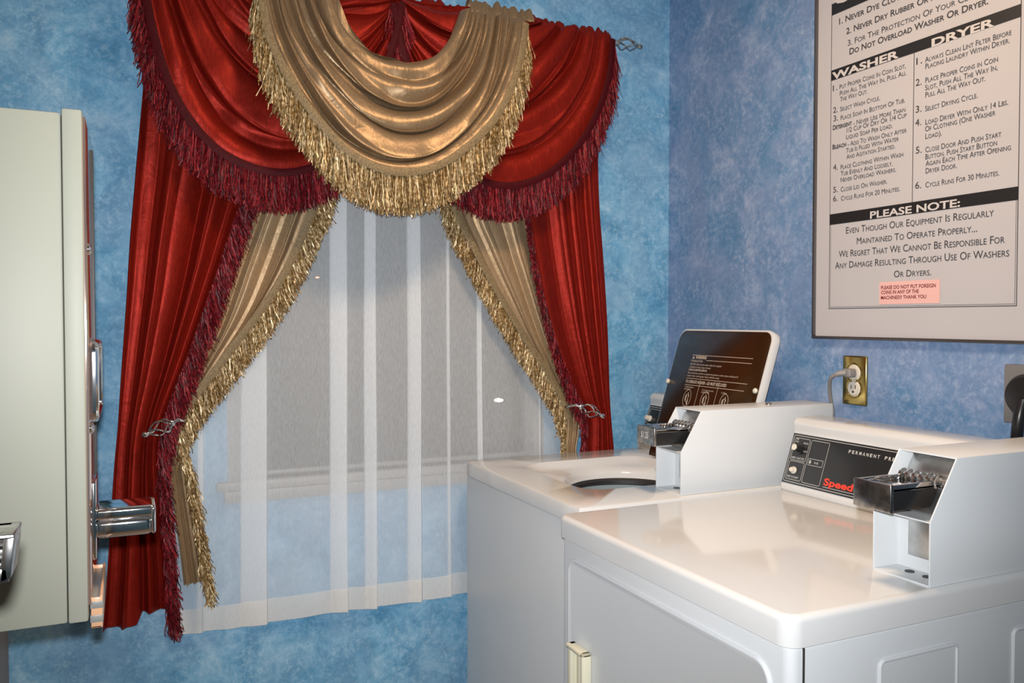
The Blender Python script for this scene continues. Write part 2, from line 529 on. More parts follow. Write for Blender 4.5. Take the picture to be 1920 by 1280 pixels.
def panel(name, Lk, Rk, y0, nf, amp, mat, parent, seed, bottom=None, nr=150, nc=170, ampk=None, ymin=None, sharp=0.25):
    """a hanging drape between two traced edges (same number of knots); folds run down the cloth"""
    Lp = catmull(Lk, nr); Rp = catmull(Rk, nr)
    P = np.zeros((nr, nc, 3))
    ak = np.interp(np.linspace(0, 1, nr), np.linspace(0, 1, len(ampk)), ampk) if ampk else np.ones(nr)
    for i in range(nr):
        s = i / (nr - 1)
        for j in range(nc):
            t = j / (nc - 1)
            q = Lp[i] * (1 - t) + Rp[i] * t
            if bottom: q = q + np.array([0, bottom(t) * max(0, (s - 0.6) / 0.4) ** 2])
            p = atY(q[0], q[1], y0)
            ph = nf * t + 0.55 * n1(t * nf * 0.55, seed) + 0.12 * n1(s * 3 + t * 2, seed + 3)
            f = math.sin(2 * math.pi * ph) * 0.40 + 0.55 * (2 * abs(math.sin(math.pi * ph + 0.3)) - 1.27) + 0.24 * (2 * abs(math.sin(math.pi * ph * 2.3 + seed)) - 1.27) + 0.5 * n1(ph * 1.3 + 9, seed + 1) + sharp * abs(math.sin(math.pi * ph * 1.5))
            cr = mnoise.noise(Vector((p[0] * 14, p[2] * 9, seed * 3.1))) * 0.22
            y = p[1] - amp * ak[i] * (f + cr)
            if ymin is not None: y = max(ymin, y)
            P[i, j] = (p[0] + amp * 0.35 * ak[i] * math.cos(2 * math.pi * ph) * (0 if j in (0, nc - 1) else 1), y, p[2])
    ob = MB().grid(P, flip=True).build(name, mat, parent, ang=180)
    return ob, P


def swag(name, C0, C1, y_rod, bulge, nf, amp, mat, parent, seed, nu=150, nv=240, sag=0.010, ends=(0.25, 0.25)):
    """cloth hanging in sagging folds between two gathers on the rod; C0 upper, C1 lower edge"""
    A = catmull(C0, nu, True); B = catmull(C1, nu, True)
    P = np.zeros((nv, nu, 3))
    for i in range(nv):
        v = i / (nv - 1)
        vv = v + 0.02 * math.sin(2 * math.pi * nf * v)
        for j in range(nu):
            u = j / (nu - 1)
            mid = math.sin(math.pi * u)
            q = A[j] * (1 - vv) + B[j] * vv
            y = y_rod - bulge * mid ** 0.5 * (0.25 + 0.75 * v)
            p = atY(q[0], q[1], y)
            ph = nf * v + 0.55 * n1(u * 1.7 + v * 1.2, seed) + 0.35 * n1(v * nf * 0.7 + 4, seed + 2)
            wph = 2 * math.pi * ph; 
            cusp = 2 * abs(math.sin(math.pi * ph + 0.35 * math.sin(2 * math.pi * ph))) - 1.27
            cus2 = 2 * abs(math.sin(math.pi * (2.37 * ph + 0.8 * n1(u * 2.2 + v * 3, seed + 9)))) - 1.27
            gate = 0.5 + 0.5 * math.tanh(3 * mnoise.noise(Vector((u * 2.3, v * nf * 0.9, seed * 4.4))))
            s1 = 0.45 * math.sin(wph) + 0.75 * cusp + 0.42 * gate * cus2; c1 = math.cos(wph)
            e_ = ends[0] * (1 - u) + ends[1] * u
            am = amp * (e_ + (1 - e_) * mid ** 0.9) * (0.75 + 0.5 * n1(v * 5 + u * 1.5, seed + 5)) * min(1, 0.15 + 5 * (1 - v)) 
            cr = mnoise.noise(Vector((p[0] * 16, p[2] * 16, seed * 2.3))) * 0.25 + mnoise.noise(Vector((p[0] * 5, p[2] * 5, seed * 2.3))) * 0.5
            P[i, j] = (p[0], p[1] - am * (s1 + 0.22 * math.sin(4 * math.pi * ph + 1) + cr), p[2] + sag * (am / amp) * c1 * mid)
    ob = MB().grid(P, flip=True).build(name, mat, parent, ang=180)
    return ob, P


def fringe(name, edge, length, mat, parent, seed, dens=1500, side=1, k=0.35, spread=0.25, width=0.0023, thick=0.016, label=None, lenf=None, braid=None):
    """hanging yarn strands along a cloth edge; side picks which side of the edge is outward"""
    rnd = random.Random(seed)
    E_ = np.asarray(edge, float)
    seg = np.linalg.norm(np.diff(E_, axis=0), axis=1); s = np.concatenate([[0], np.cumsum(seg)])
    tot = s[-1]
    mb = MB()
    for i in range(int(tot * dens * 2.2)):
        d = rnd.random() * tot
        p = Vector([np.interp(d, s, E_[:, c]) for c in range(3)])
        e = 0.03
        q0 = Vector([np.interp(max(0, d - e), s, E_[:, c]) for c in range(3)]); q1 = Vector([np.interp(min(tot, d + e), s, E_[:, c]) for c in range(3)])
        tg = (q1 - q0); tg.y = 0; tg.normalize()
        nr = Vector((tg.z, 0, -tg.x)) * side
        L_ = length * rnd.uniform(0.80, 1.04) * (lenf(d / tot) if lenf else 1)
        dr = Vector((0, 0, -1)) + nr * k * rnd.uniform(0.3, 1.0) + Vector((rnd.gauss(0, spread * 0.42), rnd.gauss(0, spread * 0.3), 0))
        dr.normalize()
        p = p + Vector((0, -rnd.random() * thick, rnd.uniform(-0.002, 0.006))) + nr * rnd.uniform(-0.002, 0.006)
        wdir = Vector((rnd.gauss(0, 1), rnd.gauss(0, 0.8), rnd.gauss(0, 0.2))).cross(dr)
        wdir.normalize()
        tw = rnd.uniform(-1.6, 1.6)
        vs = []
        ns = 7
        for a in range(ns + 1):
            f = a / ns
            c = p + dr * (L_ * f)
            c.z -= 0.12 * L_ * f * f * (1 - abs(dr.z))
            c += Vector((math.sin(f * 13 + i) * 0.0026, math.cos(f * 10 + i) * 0.0026, 0)) * f
            w_ = Matrix.Rotation(tw * f, 3, dr) @ wdir * (width * 0.5 * rnd.uniform(0.75, 1.15))
            vs += [c - w_, c + w_]
        mb.add(vs, [(2 * a, 2 * a + 1, 2 * a + 3, 2 * a + 2) for a in range(ns)])
    fr = mb.build(name, mat, parent, ang=180, label=label)
    if braid:
        n = max(60, int(tot / 0.004)); G = np.zeros((5, n, 3))
        for a in range(n):
            d = tot * a / (n - 1)
            p = Vector([np.interp(d, s, E_[:, c]) for c in range(3)])
            q0 = Vector([np.interp(max(0, d - 0.02), s, E_[:, c]) for c in range(3)]); q1 = Vector([np.interp(min(tot, d + 0.02), s, E_[:, c]) for c in range(3)])
            tg = (q1 - q0); tg.y = 0; tg.normalize()
            nr = Vector((tg.z, 0, -tg.x)) * side
            for b_ in range(5):
                c_ = b_ / 4
                G[b_, a] = p + nr * (0.006 - 0.020 * c_) + Vector((0, -thick - 0.004 - 0.0022 * math.sin(math.pi * c_) - 0.0012 * ((a + b_) % 2), 0))
        MB().grid(G, flip=(side < 0)).build('braid_trim', braid, parent, ang=180)
    return fr


def heading(name, x0, x1, mat, parent, seed, zc, yc, r=0.018, ruff=0.024, wrap=1.12):
    """the gathered rod pocket with a small ruffle standing above it"""
    nc = int((x1 - x0) / 0.0035); na = 26
    P = np.zeros((na, nc, 3))
    for j in range(nc):
        x = x0 + (x1 - x0) * j / (nc - 1)
        g = n1(x * 46, seed) * 0.6 + 0.4 * n1(x * 95, seed + 2)
        for i in range(na):
            a = -0.15 + (i / (na - 1)) * (wrap + 0.15)               # from behind over the top to below the front
            th = math.pi * (1.0 - a)                       # pi = back, pi/2 = top, 0 = front
            rr = r * (1 + 0.40 * g)
            yy = yc + rr * math.cos(math.pi - th) * -1 * -1
            zz = zc + rr * math.sin(th) + (ruff * (0.6 + 0.9 * g) * max(0, math.sin(th)) ** 4)
            yy = yc + math.cos(th) * -rr
            P[i, j] = (x + 0.004 * n1(x * 60 + i * 0.2, seed + 4), yy, zz)
    return MB().grid(P, flip=False).build(name, mat, parent, ang=180)


# ------------------------------------------------------------------ curtain rod
ZR, YR = 2.196, -0.085


def finial_mb(o, d, L=0.075, R=0.018, up=Vector((0, 0, 1))):
    """open twisted wire cage that narrows to a ball tip"""
    o = Vector(o); d = Vector(d).normalized(); u = up.cross(d).normalized(); v = d.cross(u)
    mb = MB()
    mb._lathe(o, d, [(-0.008, 0.0075), (-0.004, 0.010), (0.0, 0.010), (0.004, 0.007)], 14, 0)
    for k in range(4):
        pts = []
        for a in range(17):
            f = a / 16
            r = R * (math.sin(math.pi * min(1, f * 1.0)) ** 0.8) * (1.25 - 0.75 * f) * 1.15 + 0.0026
            th = k * math.pi / 2 + f * 2.4
            pts.append(o + d * (L * (f ** 1.05)) + (u * math.cos(th) + v * math.sin(th)) * r)
        mb.tube(pts, 0.0024, 7)
    mb._lathe(o + d * L, d, [(-0.006, 0.0035), (0.0, 0.0045), (0.004, 0.0072), (0.009, 0.0085), (0.014, 0.0065), (0.017, 0.001)], 14, 0)
    return mb


rod = thing('curtain_rod', (-0.97, YR, ZR), 'silver curtain rod with twisted cage finial above the window', 'curtain rod')
MB().tube([(-1.70, YR, ZR), (-0.262, YR, ZR)], 0.0085, 16).build('rod', M['steel'], rod)
finial_mb((-0.258, YR, ZR), (1, 0, 0)).build('finial', M['chrome_worn'], rod)
finial_mb((-1.704, YR, ZR), (-1, 0, 0)).build('finial', M['chrome_worn'], rod)
for x in (-1.66, -0.31):
    MB().tube([(x, 0, ZR - 0.02), (x, -0.03, ZR - 0.02), (x, YR, ZR - 0.008)], 0.006, 10).box(x - 0.012, x + 0.012, -0.006, 0, ZR - 0.06, ZR + 0.02, 0.002).build('bracket', M['steel'], rod)

# ------------------------------------------------------------------ sheer curtain
sheer = thing('sheer_curtain', (-0.95, -0.035, 2.19), 'white sheer curtain hanging in front of the dark window', 'sheer curtain')
plan = [(330, -.2), (352, .4), (378, -.5), (384, .2), (372, .6), (405, .3), (430, -.4), (470, .2), (500, -.5), (498, -.95), (478, -.75), (456, .0), (454, .6), (475, .95), (520, .5), (570, .1), (610, .2), (640, -.4), (652, -.8), (648, -1),
        (632, -.5), (621, .3), (622, .8), (645, .9), (680, .0), (702, -.6), (706, -1), (700, -1.05), (690, -.3), (684, .4), (686, .9), (705, .8), (735, .2), (765, -.3), (785, -.7), (788, -1), (783, -1),
        (770, -.3), (764, .5), (768, .9), (800, .3), (828, -.2), (842, -.8), (840, -.3), (836, .2), (850, .4), (880, .2), (899, -.5), (903, -.9), (899, -.6), (893, 0), (897, .5), (925, .3), (955, -.2), (985, .3), (1012, -.5), (1008, 0), (1018, .4), (1050, 0)]
XP = catmull(plan, 420, True)
YS = -0.032
nr = 60
xw = [atY(px, 700, YS)[0] for px in XP[:, 0]]
zt, zb = 2.20, 0.50
P = np.zeros((nr, len(xw), 3)); H = []
for i in range(nr):
    s = i / (nr - 1)
    for j in range(len(xw)):
        xx = xw[j]
        drift = 0.012 * n1(xx * 6, 11) * (s - 0.45) + 0.004 * n1(xx * 9 + s * 3, 12)
        spread = (xx + 0.95) * (0.03 * (s - 0.47))
        amp = 0.0095 * (0.6 + 0.6 * s)
        zend = zb + 0.006 * n1(xx * 8, 13) - 0.0 * XP[j, 1]
        P[i, j] = (xx + drift + spread, YS + amp * XP[j, 1], zt + (zend - zt) * s)
ob = MB().grid(P, flip=True).build('sheer_panel', M['sheer'], sheer, ang=180)
Hm = np.zeros((2, len(xw), 3))
for r_, s in ((0, 0.962), (1, 1.0)):
    i0 = s * (nr - 1); a = int(i0); a = min(a, nr - 2); f = i0 - a
    Hm[r_] = P[a] * (1 - f) + P[a + 1] * f
Hm[:, :, 1] -= 0.0012
MB().grid(Hm, flip=True).build('hem', M['sheer_hem'], sheer, ang=180, label='doubled white bottom hem')

# ------------------------------------------------------------------ drapes
GL = thing('gold_drape', (-1.42, -0.055, 0.6), 'tied back gold silk drape with gold fringe on the left of the window', 'curtain', 'gold fringed drapes')
Lk = [(500, -40), (478, 150), (455, 330), (430, 420), (400, 520), (370, 640), (333, 740), (312, 800), (316, 860), (325, 950), (338, 1040), (345, 1098)]
Rk = [(640, -40), (625, 150), (606, 345), (582, 405), (556, 470), (520, 535), (478, 598), (425, 665), (372, 735), (338, 800), (352, 880), (366, 960), (376, 1040), (383, 1086)]
Rk = [(640, -40), (628, 150), (606, 345), (582, 405), (553, 475), (505, 560), (425, 668), (338, 790), (350, 870), (363, 950), (375, 1030), (385, 1090)]
_, P = panel('drape_panel', Lk, Rk, -0.062, 3.2, 0.012, M['gold_silk'], GL, 3, ampk=[.4, .5, 1, 1, 1, 1, 0.8, 0.5, 0.7, 0.8, 0.9, 1])
nrow = P.shape[0]; tie = int(nrow * 7 / 11)
fringe('fringe', P[int(nrow * 0.17):tie, -1], 0.072, M['gold_yarn'], GL, 31, dens=1900, side=-1, k=0.5, label='gold yarn fringe', braid=M['braid'])
fringe('fringe', P[tie - 3:, -1], 0.075, M['gold_yarn'], GL, 32, dens=2300, side=-1, k=0.30, spread=0.2, label='gold yarn fringe')

RL = thing('red_drape', (-1.65, -0.075, 0.55), 'tied back red silk drape with red fringe on the left, beside the cream vending machine', 'curtain', 'red fringed drapes')
Lk = [(285, -40), (276, 60), (268, 180), (258, 320), (247, 450), (240, 560), (230, 700), (223, 800), (216, 880), (208, 1000), (201, 1100), (195, 1180)]
Rk = [(560, -40), (540, 80), (510, 200), (470, 325), (437, 420), (407, 510), (352, 668), (306, 790), (298, 860), (303, 960), (310, 1060), (315, 1164)]
_, P = panel('drape_panel', Lk, Rk, -0.090, 3.3, 0.020, M['red_silk'], RL, 5, bottom=lambda t: -20 * min(1, max(0, (t - 0.52) / 0.05)), ampk=[.3, .35, .5, 1, 1, 0.9, 0.8, 0.6, 0.7, 0.8, 0.9, 0.95])
tie = int(P.shape[0] * 7 / 11)
fringe('fringe', P[int(P.shape[0] * 0.28):tie + 2, -1], 0.072, M['red_yarn'], RL, 33, dens=2000, side=-1, k=0.42, label='dark red yarn fringe')
fringe('fringe', P[tie:, -1], 0.082, M['red_yarn'], RL, 34, dens=2600, side=-1, k=0.30, spread=0.2, label='dark red yarn fringe', thick=0.02)

GR = thing('gold_drape', (-0.60, -0.055, 0.6), 'tied back gold silk drape with gold fringe on the right of the window', 'curtain', 'gold fringed drapes')
Lk = [(800, 20), (815, 200), (842, 375), (880, 462), (926, 548), (976, 632), (1022, 702), (1056, 772), (1058, 840), (1056, 920), (1055, 1000), (1054, 1080)]
Rk = [(960, 40), (968, 200), (990, 380), (1004, 465), (1022, 550), (1040, 640), (1064, 720), (1086, 785), (1080, 850), (1082, 930), (1084, 1010), (1086, 1090)]
_, P = panel('drape_panel', Lk, Rk, -0.0575, 2.8, 0.0085, M['gold_silk'], GR, 8, ampk=[1, 1, 1, 1, 1, .9, .7, .5, .5, .5, .5, .5], ymin=-0.075)
tie = int(P.shape[0] * 7 / 11)
fringe('fringe', P[int(P.shape[0] * 0.17):tie + 3, 0], 0.066, M['gold_yarn'], GR, 35, dens=1900, side=1, k=0.42, label='gold yarn fringe', braid=M['braid'])
fringe('fringe', P[tie:, 0], 0.06, M['gold_yarn'], GR, 36, dens=1900, side=1, k=0.18, spread=0.12, thick=0.008, label='gold yarn fringe')

RR = thing('red_drape', (-0.36, -0.075, 0.55), 'tied back red silk drape with red fringe on the right, behind the washer', 'curtain', 'red fringed drapes')
Lk = [(940, 40), (955, 200), (984, 385), (1000, 480), (1020, 575), (1046, 660), (1076, 735), (1096, 775), (1092, 850), (1094, 930), (1095, 1010), (1096, 1080)]
Rk = [(1120, 70), (1119, 200), (1123, 380), (1130, 480), (1136, 580), (1140, 670), (1143, 745), (1146, 790), (1151, 850), (1157, 930), (1162, 1010), (1166, 1080)]
_, P = panel('drape_panel', Lk, Rk, -0.0745, 3.4, 0.0105, M['red_silk'], RR, 13, ampk=[.4, .5, 1, 1, 1, .9, .7, .55, .6, .6, .6, .6], ymin=-0.084)
tie = int(P.shape[0] * 7 / 11)
fringe('fringe', P[int(P.shape[0] * 0.18):tie + 3, 0], 0.062, M['red_yarn'], RR, 37, dens=1700, side=1, k=0.12, label='dark red yarn fringe', thick=0.010, lenf=lambda f: 0.45 + 0.7 * f)
fringe('fringe', P[tie:, 0], 0.06, M['red_yarn'], RR, 38, dens=2000, side=1, k=0.05, spread=0.18, thick=0.006, label='dark red yarn fringe')

# ------------------------------------------------------------------ swags on the rod
SL = thing('red_swag', (-1.4, -0.11, ZR), 'red silk swag with red fringe on the left half of the rod', 'swag valance', 'red fringed swags')
C0 = [(480, -56), (540, -45), (600, -33), (660, -20), (710, -9), (746, -4)]
C1 = [(262, -70), (268, 0), (285, 80), (310, 160), (348, 228), (400, 285), (460, 318), (520, 331), (580, 322), (630, 290), (680, 230), (715, 150), (742, 70), (756, -3)]
_, P = swag('swag_cloth', C0, C1, -0.114, 0.026, 4.6, 0.034, M['red_silk'], SL, 21, sag=0.026, ends=(0.6, 0.25))
fringe('fringe', P[-1, 3:-2], 0.098, M['red_yarn'], SL, 41, dens=2000, side=1, k=0.26, label='dark red yarn fringe', braid=M['braid_red'])
heading('gathered_heading', atY(255, 0, YR)[0], -0.975, M['red_silk'], SL, 51, ZR, YR)

SR = thing('red_swag', (-0.5, -0.11, ZR), 'red silk swag with red fringe on the right half of the rod, beside the finial', 'swag valance', 'red fringed swags')
C0 = [(738, -6), (800, 6), (850, 16), (900, 24), (950, 33), (1000, 42)]
C1 = [(730, -6), (744, 70), (765, 150), (795, 230), (835, 295), (880, 330), (940, 347), (1000, 335), (1050, 302), (1092, 252), (1122, 190), (1138, 130), (1143, 66)]
_, P = swag('swag_cloth', C0, C1, -0.112, 0.024, 4.4, 0.032, M['red_silk'], SR, 24, sag=0.024, ends=(0.25, 0.6))
fringe('fringe', P[-1, 3:-2], 0.098, M['red_yarn'], SR, 42, dens=2000, side=1, k=0.10, label='dark red yarn fringe', braid=M['braid_red'])
heading('gathered_heading', -0.975, -0.292, M['red_silk'], SR, 52, ZR, YR)

SG = thing('gold_swag', (-1.0, -0.13, ZR), 'gold silk swag with gold fringe draped over the middle of the rod', 'swag valance')
C0 = [(628, -30), (640, 10), (662, 52), (700, 92), (740, 116), (776, 126), (808, 118), (836, 88), (854, 52), (866, 18)]
C1 = [(478, -45), (486, 20), (502, 85), (540, 162), (590, 232), (640, 285), (700, 321), (755, 332), (815, 322), (868, 290), (920, 240), (955, 180), (976, 112), (987, 36)]
_, P = swag('swag_cloth', C0, C1, -0.160, 0.086, 4.7, 0.042, M['gold_darkened'], SG, 27, sag=0.032, ends=(0.55, 0.5))
fringe('fringe', P[-1, 2:-2], 0.106, M['gold_yarn'], SG, 43, dens=2300, side=1, k=0.04, label='gold yarn fringe', braid=M['braid'])
heading('gathered_heading', atY(478, 0, -0.09)[0], atY(632, 0, -0.09)[0], M['gold_darkened'], SG, 53, ZR + 0.002, YR - 0.024, r=0.026, ruff=0.026, wrap=1.0)
heading('gathered_heading', atY(872, 40, -0.09)[0], atY(988, 50, -0.09)[0], M['gold_darkened'], SG, 54, ZR + 0.002, YR - 0.024, r=0.026, ruff=0.026, wrap=1.0)

# ------------------------------------------------------------------ holdbacks
def holdback(tip, neck, label):
    a = Vector(neck); bb = Vector(tip)
    t_ = thing('curtain_holdback', (a.x, 0, a.z), label, 'holdback', 'silver curtain holdbacks')
    d = (bb - a); L_ = d.length
    finial_mb(a, d, L_ * 0.88, 0.017).build('finial', M['chrome'], t_)
    MB().tube([a, a - d.normalized() * 0.02, (a.x - d.normalized().x * 0.04, a.y + 0.03, a.z), (a.x - d.normalized().x * 0.045, -0.004, a.z)], 0.0045, 10)._lathe(Vector((a.x - d.normalized().x * 0.045, 0, a.z)), Vector((0, -1, 0)), [(0, 0.02), (0.004, 0.02), (0.006, 0.008)], 20, 0).build('stem', M['chrome'], t_)


holdback(atY(273, 814, -0.150), atY(320, 793, -0.138), 'silver cage tipped holdback on the left drapes, pointing left')
holdback(atY(1130, 780, -0.122), atY(1090, 763, -0.115), 'silver cage tipped holdback on the right drapes, pointing right')


# ------------------------------------------------------------------ lettering
def glyphs(s, bold=0.0, caps=True, scale_caps=0.78):
    cu = bpy.data.curves.new('t', 'FONT')
    cu.body = s; cu.size = 1.0; cu.resolution_u = 3; cu.offset = bold
    cu.dimensions = '2D'; cu.fill_mode = 'FRONT'
    cu.small_caps_scale = scale_caps
    if caps:
        for f in cu.body_format: f.use_small_caps = True
    ob = bpy.data.objects.new('t', cu); COL.objects.link(ob)
    bpy.context.view_layer.update()
    me = bpy.data.meshes.new_from_object(ob.evaluated_get(bpy.context.evaluated_depsgraph_get()))
    V = np.zeros(len(me.vertices) * 3); me.vertices.foreach_get('co', V); V = V.reshape(-1, 3)[:, :2].copy()
    Fc = [tuple(p.vertices) for p in me.polygons]
    bpy.data.objects.remove(ob); bpy.data.curves.remove(cu); bpy.data.meshes.remove(me)
    return V, Fc


_H = glyphs('H')[0]
CAPH = _H[:, 1].max() - _H[:, 1].min()


def lettering(mb, s, frame, x0, x1, z, cap, bold=0.0, caps=True, anchor=None, slant=0.0, mi=0):
    """write s from x0 to x1 (baseline z, capital height cap); frame maps (x, z) to a point"""
    V, Fc = glyphs(s, bold, caps)
    if not len(V): return
    ref = V if anchor is None else glyphs(anchor, bold, caps)[0]
    l = V[:, 0].min(); wd = ref[:, 0].max() - ref[:, 0].min()
    sx = (x1 - x0) / wd; sz = cap / CAPH
    mb.add([frame(x0 + (a - l) * sx + slant * b * sz, z + b * sz) for a, b in V], Fc, mi)


# ------------------------------------------------------------------ poster
PY0, PY1, PZ0, PZ1 = -0.6705, -1.281, 1.2745, 2.189
poster = thing('framed_poster', (0, -0.976, PZ0), 'framed washer and dryer instruction poster on the right wall', 'poster')
b = MB()
fw, ft = 0.0075, 0.016
b.box(-ft, 0, PY1, PY0, PZ0, PZ0 + fw, 0.0015); b.box(-ft, 0, PY1, PY0, PZ1 - fw, PZ1, 0.0015)
b.box(-ft, 0, PY0 - fw, PY0, PZ0 + fw, PZ1 - fw, 0.0015); b.box(-ft, 0, PY1, PY1 + fw, PZ0 + fw, PZ1 - fw, 0.0015)
b.build('poster_frame', M['frame_metal'], poster)
MB().box(-0.008, -0.002, PY1 + fw, PY0 - fw, PZ0 + fw, PZ1 - fw).build('poster_paper', M['paper'], poster, smooth=False)
XPp = -0.0086


def pf(d):
    def fr(x, z): return (XPp - d, -x, z)           # x runs to the reader's right (towards -y)
    return fr


def quad(mb, y0, y1, z0, z1, d):
    mb.add([(XPp - d, y0, z0), (XPp - d, y1, z0), (XPp - d, y1, z1), (XPp - d, y0, z1)], [(0, 1, 2, 3)])


BY0, BY1 = -0.7235, -1.2305
BZ0 = rw(1558, 579)[1]
heads = []
for zt_, zb_ in ((PZ1 - 0.05, rw(1555, 34.5)[1]), (rw(1556, 136)[1], rw(1556, 155)[1]), (rw(1559.3, 402.5)[1], rw(1559.3, 422.3)[1])):
    heads.append(MB().box(XPp - 0.0002, XPp, BY1, BY0, zb_, zt_).build('black_bar', M['ink'], poster, smooth=False, label='black heading bar'))
ZW1, ZW0, ZN1, ZN0 = rw(1556, 136)[1], rw(1556, 155)[1], rw(1559.3, 402.5)[1], rw(1559.3, 422.3)[1]
b = MB()
lw = 0.0016
for q in ((BY0, BY0 - lw, BZ0, PZ1 - 0.05), (BY1 + lw, BY1, BZ0, PZ1 - 0.05), (BY0, BY1, BZ0, BZ0 + lw)):
    quad(b, *q, 0.0001)
for q in ((BY0 - 0.0042, BY0 - 0.005, BZ0 + 0.004, ZN0), (BY1 + 0.005, BY1 + 0.0042, BZ0 + 0.004, ZN0), (BY0 - 0.004, BY1 + 0.004, BZ0 + 0.0042, BZ0 + 0.005)):
    quad(b, *q, 0.0001)
yd = rw(1717, 250)[0]
quad(b, yd + 0.0008, yd - 0.0008, ZN1, ZW0, 0.0001)
b.build('border_lines', M['ink_grey'], poster, smooth=False)

ink = MB()


def line(mb, s, xl, yb, xr, cap, bold=0.0, caps=True, anchor=None, d=0.0003, slant=0.0):
    y0, z0 = rw(xl, yb); y1, _ = rw(xr, yb); _, z1 = rw(xl, yb - cap)
    lettering(mb, s, pf(d), -y0, -y1, z0, z1 - z0, bold, caps, anchor, slant)


whi = MB(); line(whi, 'CAUTION', 1566, 13, 1640, 34, 0.02, False, 'CA', 0.0005, 0.12); whi.build('white_lettering', M['paper_print'], heads[0], smooth=False)
line(ink, '1. Never Dye Clothes In Washer.', 1578, 47, 1653, 11, 0.012, anchor='1. Never Dye')
line(ink, '2. Never Dry Rubber Or Plastic.', 1591.5, 65.3, 1719, 11, 0.012, anchor='2. Never Dry Rubber')
line(ink, '3. For The Protection Of Your Clothes,', 1594.4, 87, 1729, 10.5, 0.0, anchor='3. For The Protection')
line(ink, 'Do Not Overload Washer Or Dryer.', 1597.4, 103.3, 1856.6, 11, 0.014)
whi = MB(); line(whi, 'WASHER', 1565, 150.5, 1690, 12.5, 0.035, False, d=0.0005); whi.build('white_lettering', M['paper_print'], heads[1], smooth=False)
whi = MB(); line(whi, 'DRYER', 1751.8, 89, 1869.5, 14, 0.035, False, d=0.0005); whi.build('white_lettering', M['paper_print'], heads[1], smooth=False)
whi = MB(); line(whi, 'PLEASE NOTE:', 1636.3, 410, 1805, 12.5, 0.025, False, d=0.0005); whi.build('white_lettering', M['paper_print'], heads[2], smooth=False)
for n_, x_, y_ in (('1.', 1566.4, 171.7), ('2.', 1566.8, 212.8), ('3.', 1567.4, 228.6), ('4.', 1566.8, 319.9), ('5.', 1567, 361.5), ('6.', 1566.8, 378.3)):
    line(ink, n_, x_, y_, x_ + 8.5, 10.5)
for s_, xl, yb, xr in (('Put Proper Coins In Coin Slot,', 1579, 168, 1702.4), ('Push All The Way In, Pull All', 1579.4, 180.1, 1703.4), ('The Way Out.', 1580, 191.3, 1630.7),
                       ('Select Wash Cycle.', 1580, 209.6, 1653.9), ('Place Soap In Bottom Of Tub.', 1581, 226, 1701.3), ('- Never Use More Than', 1605, 235.5, 1702),
                       ('1/2 Cup Of Dry Or 1/4 Cup', 1592.3, 249, 1704.5), ('Liquid Soap Per Load.', 1591.2, 261.7, 1678), ('- Add To Wash Only After', 1594.4, 275, 1704.5),
                       ('Tub Is Filled With Water', 1591.2, 287.2, 1689.7), ('And Agitation Started.', 1592, 298.6, 1683), ('Place Clothing Within Wash', 1581, 318.2, 1698),
                       ('Tub Evenly And Loosely.', 1581, 330.2, 1678), ('Never Overload Washers.', 1581, 342, 1684.5), ('Close Lid On Washer.', 1581, 359.8, 1668), ('Cycle Runs For 20 Minutes.', 1581.5, 376.6, 1691.8)):
    line(ink, s_, xl, yb, xr, 8.4)
line(ink, 'Detergent', 1566.4, 244.4, 1601.8, 8.4, 0.022)
line(ink, 'Bleach', 1565.7, 280.7, 1591.2, 8.4, 0.022)
for n_, x_, y_ in (('1.', 1723, 122.5), ('2.', 1721.8, 162.5), ('3.', 1721.8, 212.5), ('4.', 1721, 237.5), ('5.', 1722, 288.8), ('6.', 1721, 354.5)):
    line(ink, n_, x_, y_, x_ + 11, 12.5)
for s_, xl, yb, xr in (('Always Clean Lint Filter Before', 1739.5, 118, 1900.7), ('Placing Laundry Within Dryer.', 1740, 130.5, 1897.5), ('Place Proper Coins in Coin', 1740, 156.3, 1875.5),
                       ('Slot, Push All The Way In,', 1739.5, 170.5, 1875), ('Pull All The Way Out.', 1740, 183.8, 1852), ('Select Drying Cycle.', 1739.5, 209.5, 1837.5),
                       ('Load Dryer With Only 14 Lbs.', 1740, 234.5, 1894.5), ('Of Clothing (One Washer', 1739.5, 247.5, 1871), ('Load).', 1740, 261.3, 1770.8),
                       ('Close Door And Push Start', 1740, 286.3, 1882), ('Button. Push Start Button', 1740, 299.5, 1874), ('Again Each Time After Opening', 1740.5, 312, 1900),
                       ('Dryer Door.', 1740.5, 325.8, 1798.8), ('Cycle Runs For 30 Minutes.', 1740, 352, 1878)):
    line(ink, s_, xl, yb, xr, 9.8)
for s_, xl, yb, xr in (('Even Though Our Equipment Is Regularly', 1591, 438.2, 1868), ('Maintained To Operate Properly...', 1611.4, 457.9, 1836.8), ('We Regret That We Cannot Be Responsible For', 1577.4, 482.4, 1888.5),
                       ('Any Damage Resulting Through Use Of Washers', 1570.6, 503.9, 1897), ('Or Dryers.', 1681, 519.8, 1750.7)):
    line(ink, s_, xl, yb, xr, 12.0)
ink.build('black_lettering', M['ink_grey'], poster, smooth=False)
b = MB(); ya, za = rw(1654, 529); yb_, zb_ = rw(1767, 570)
b.box(XPp - 0.0006, XPp, yb_, ya, rw(1654, 570.5)[1], za)
st = b.build('notice_sticker', M['pink'], poster, smooth=False, label='pink paper notice')
b = MB()
for s_, yb, xr in (('PLEASE DO NOT PUT FOREIGN', 542.4, 1759.8), ('COINS IN ANY OF THE', 551.4, 1728), ('MACHINES!!! THANK YOU', 561.2, 1742)):
    line(b, s_, 1657, yb, xr, 6.3, 0.02, False, d=0.0009)
o = b.build('sticker_lettering', M['maroon_ink'], st, smooth=False)

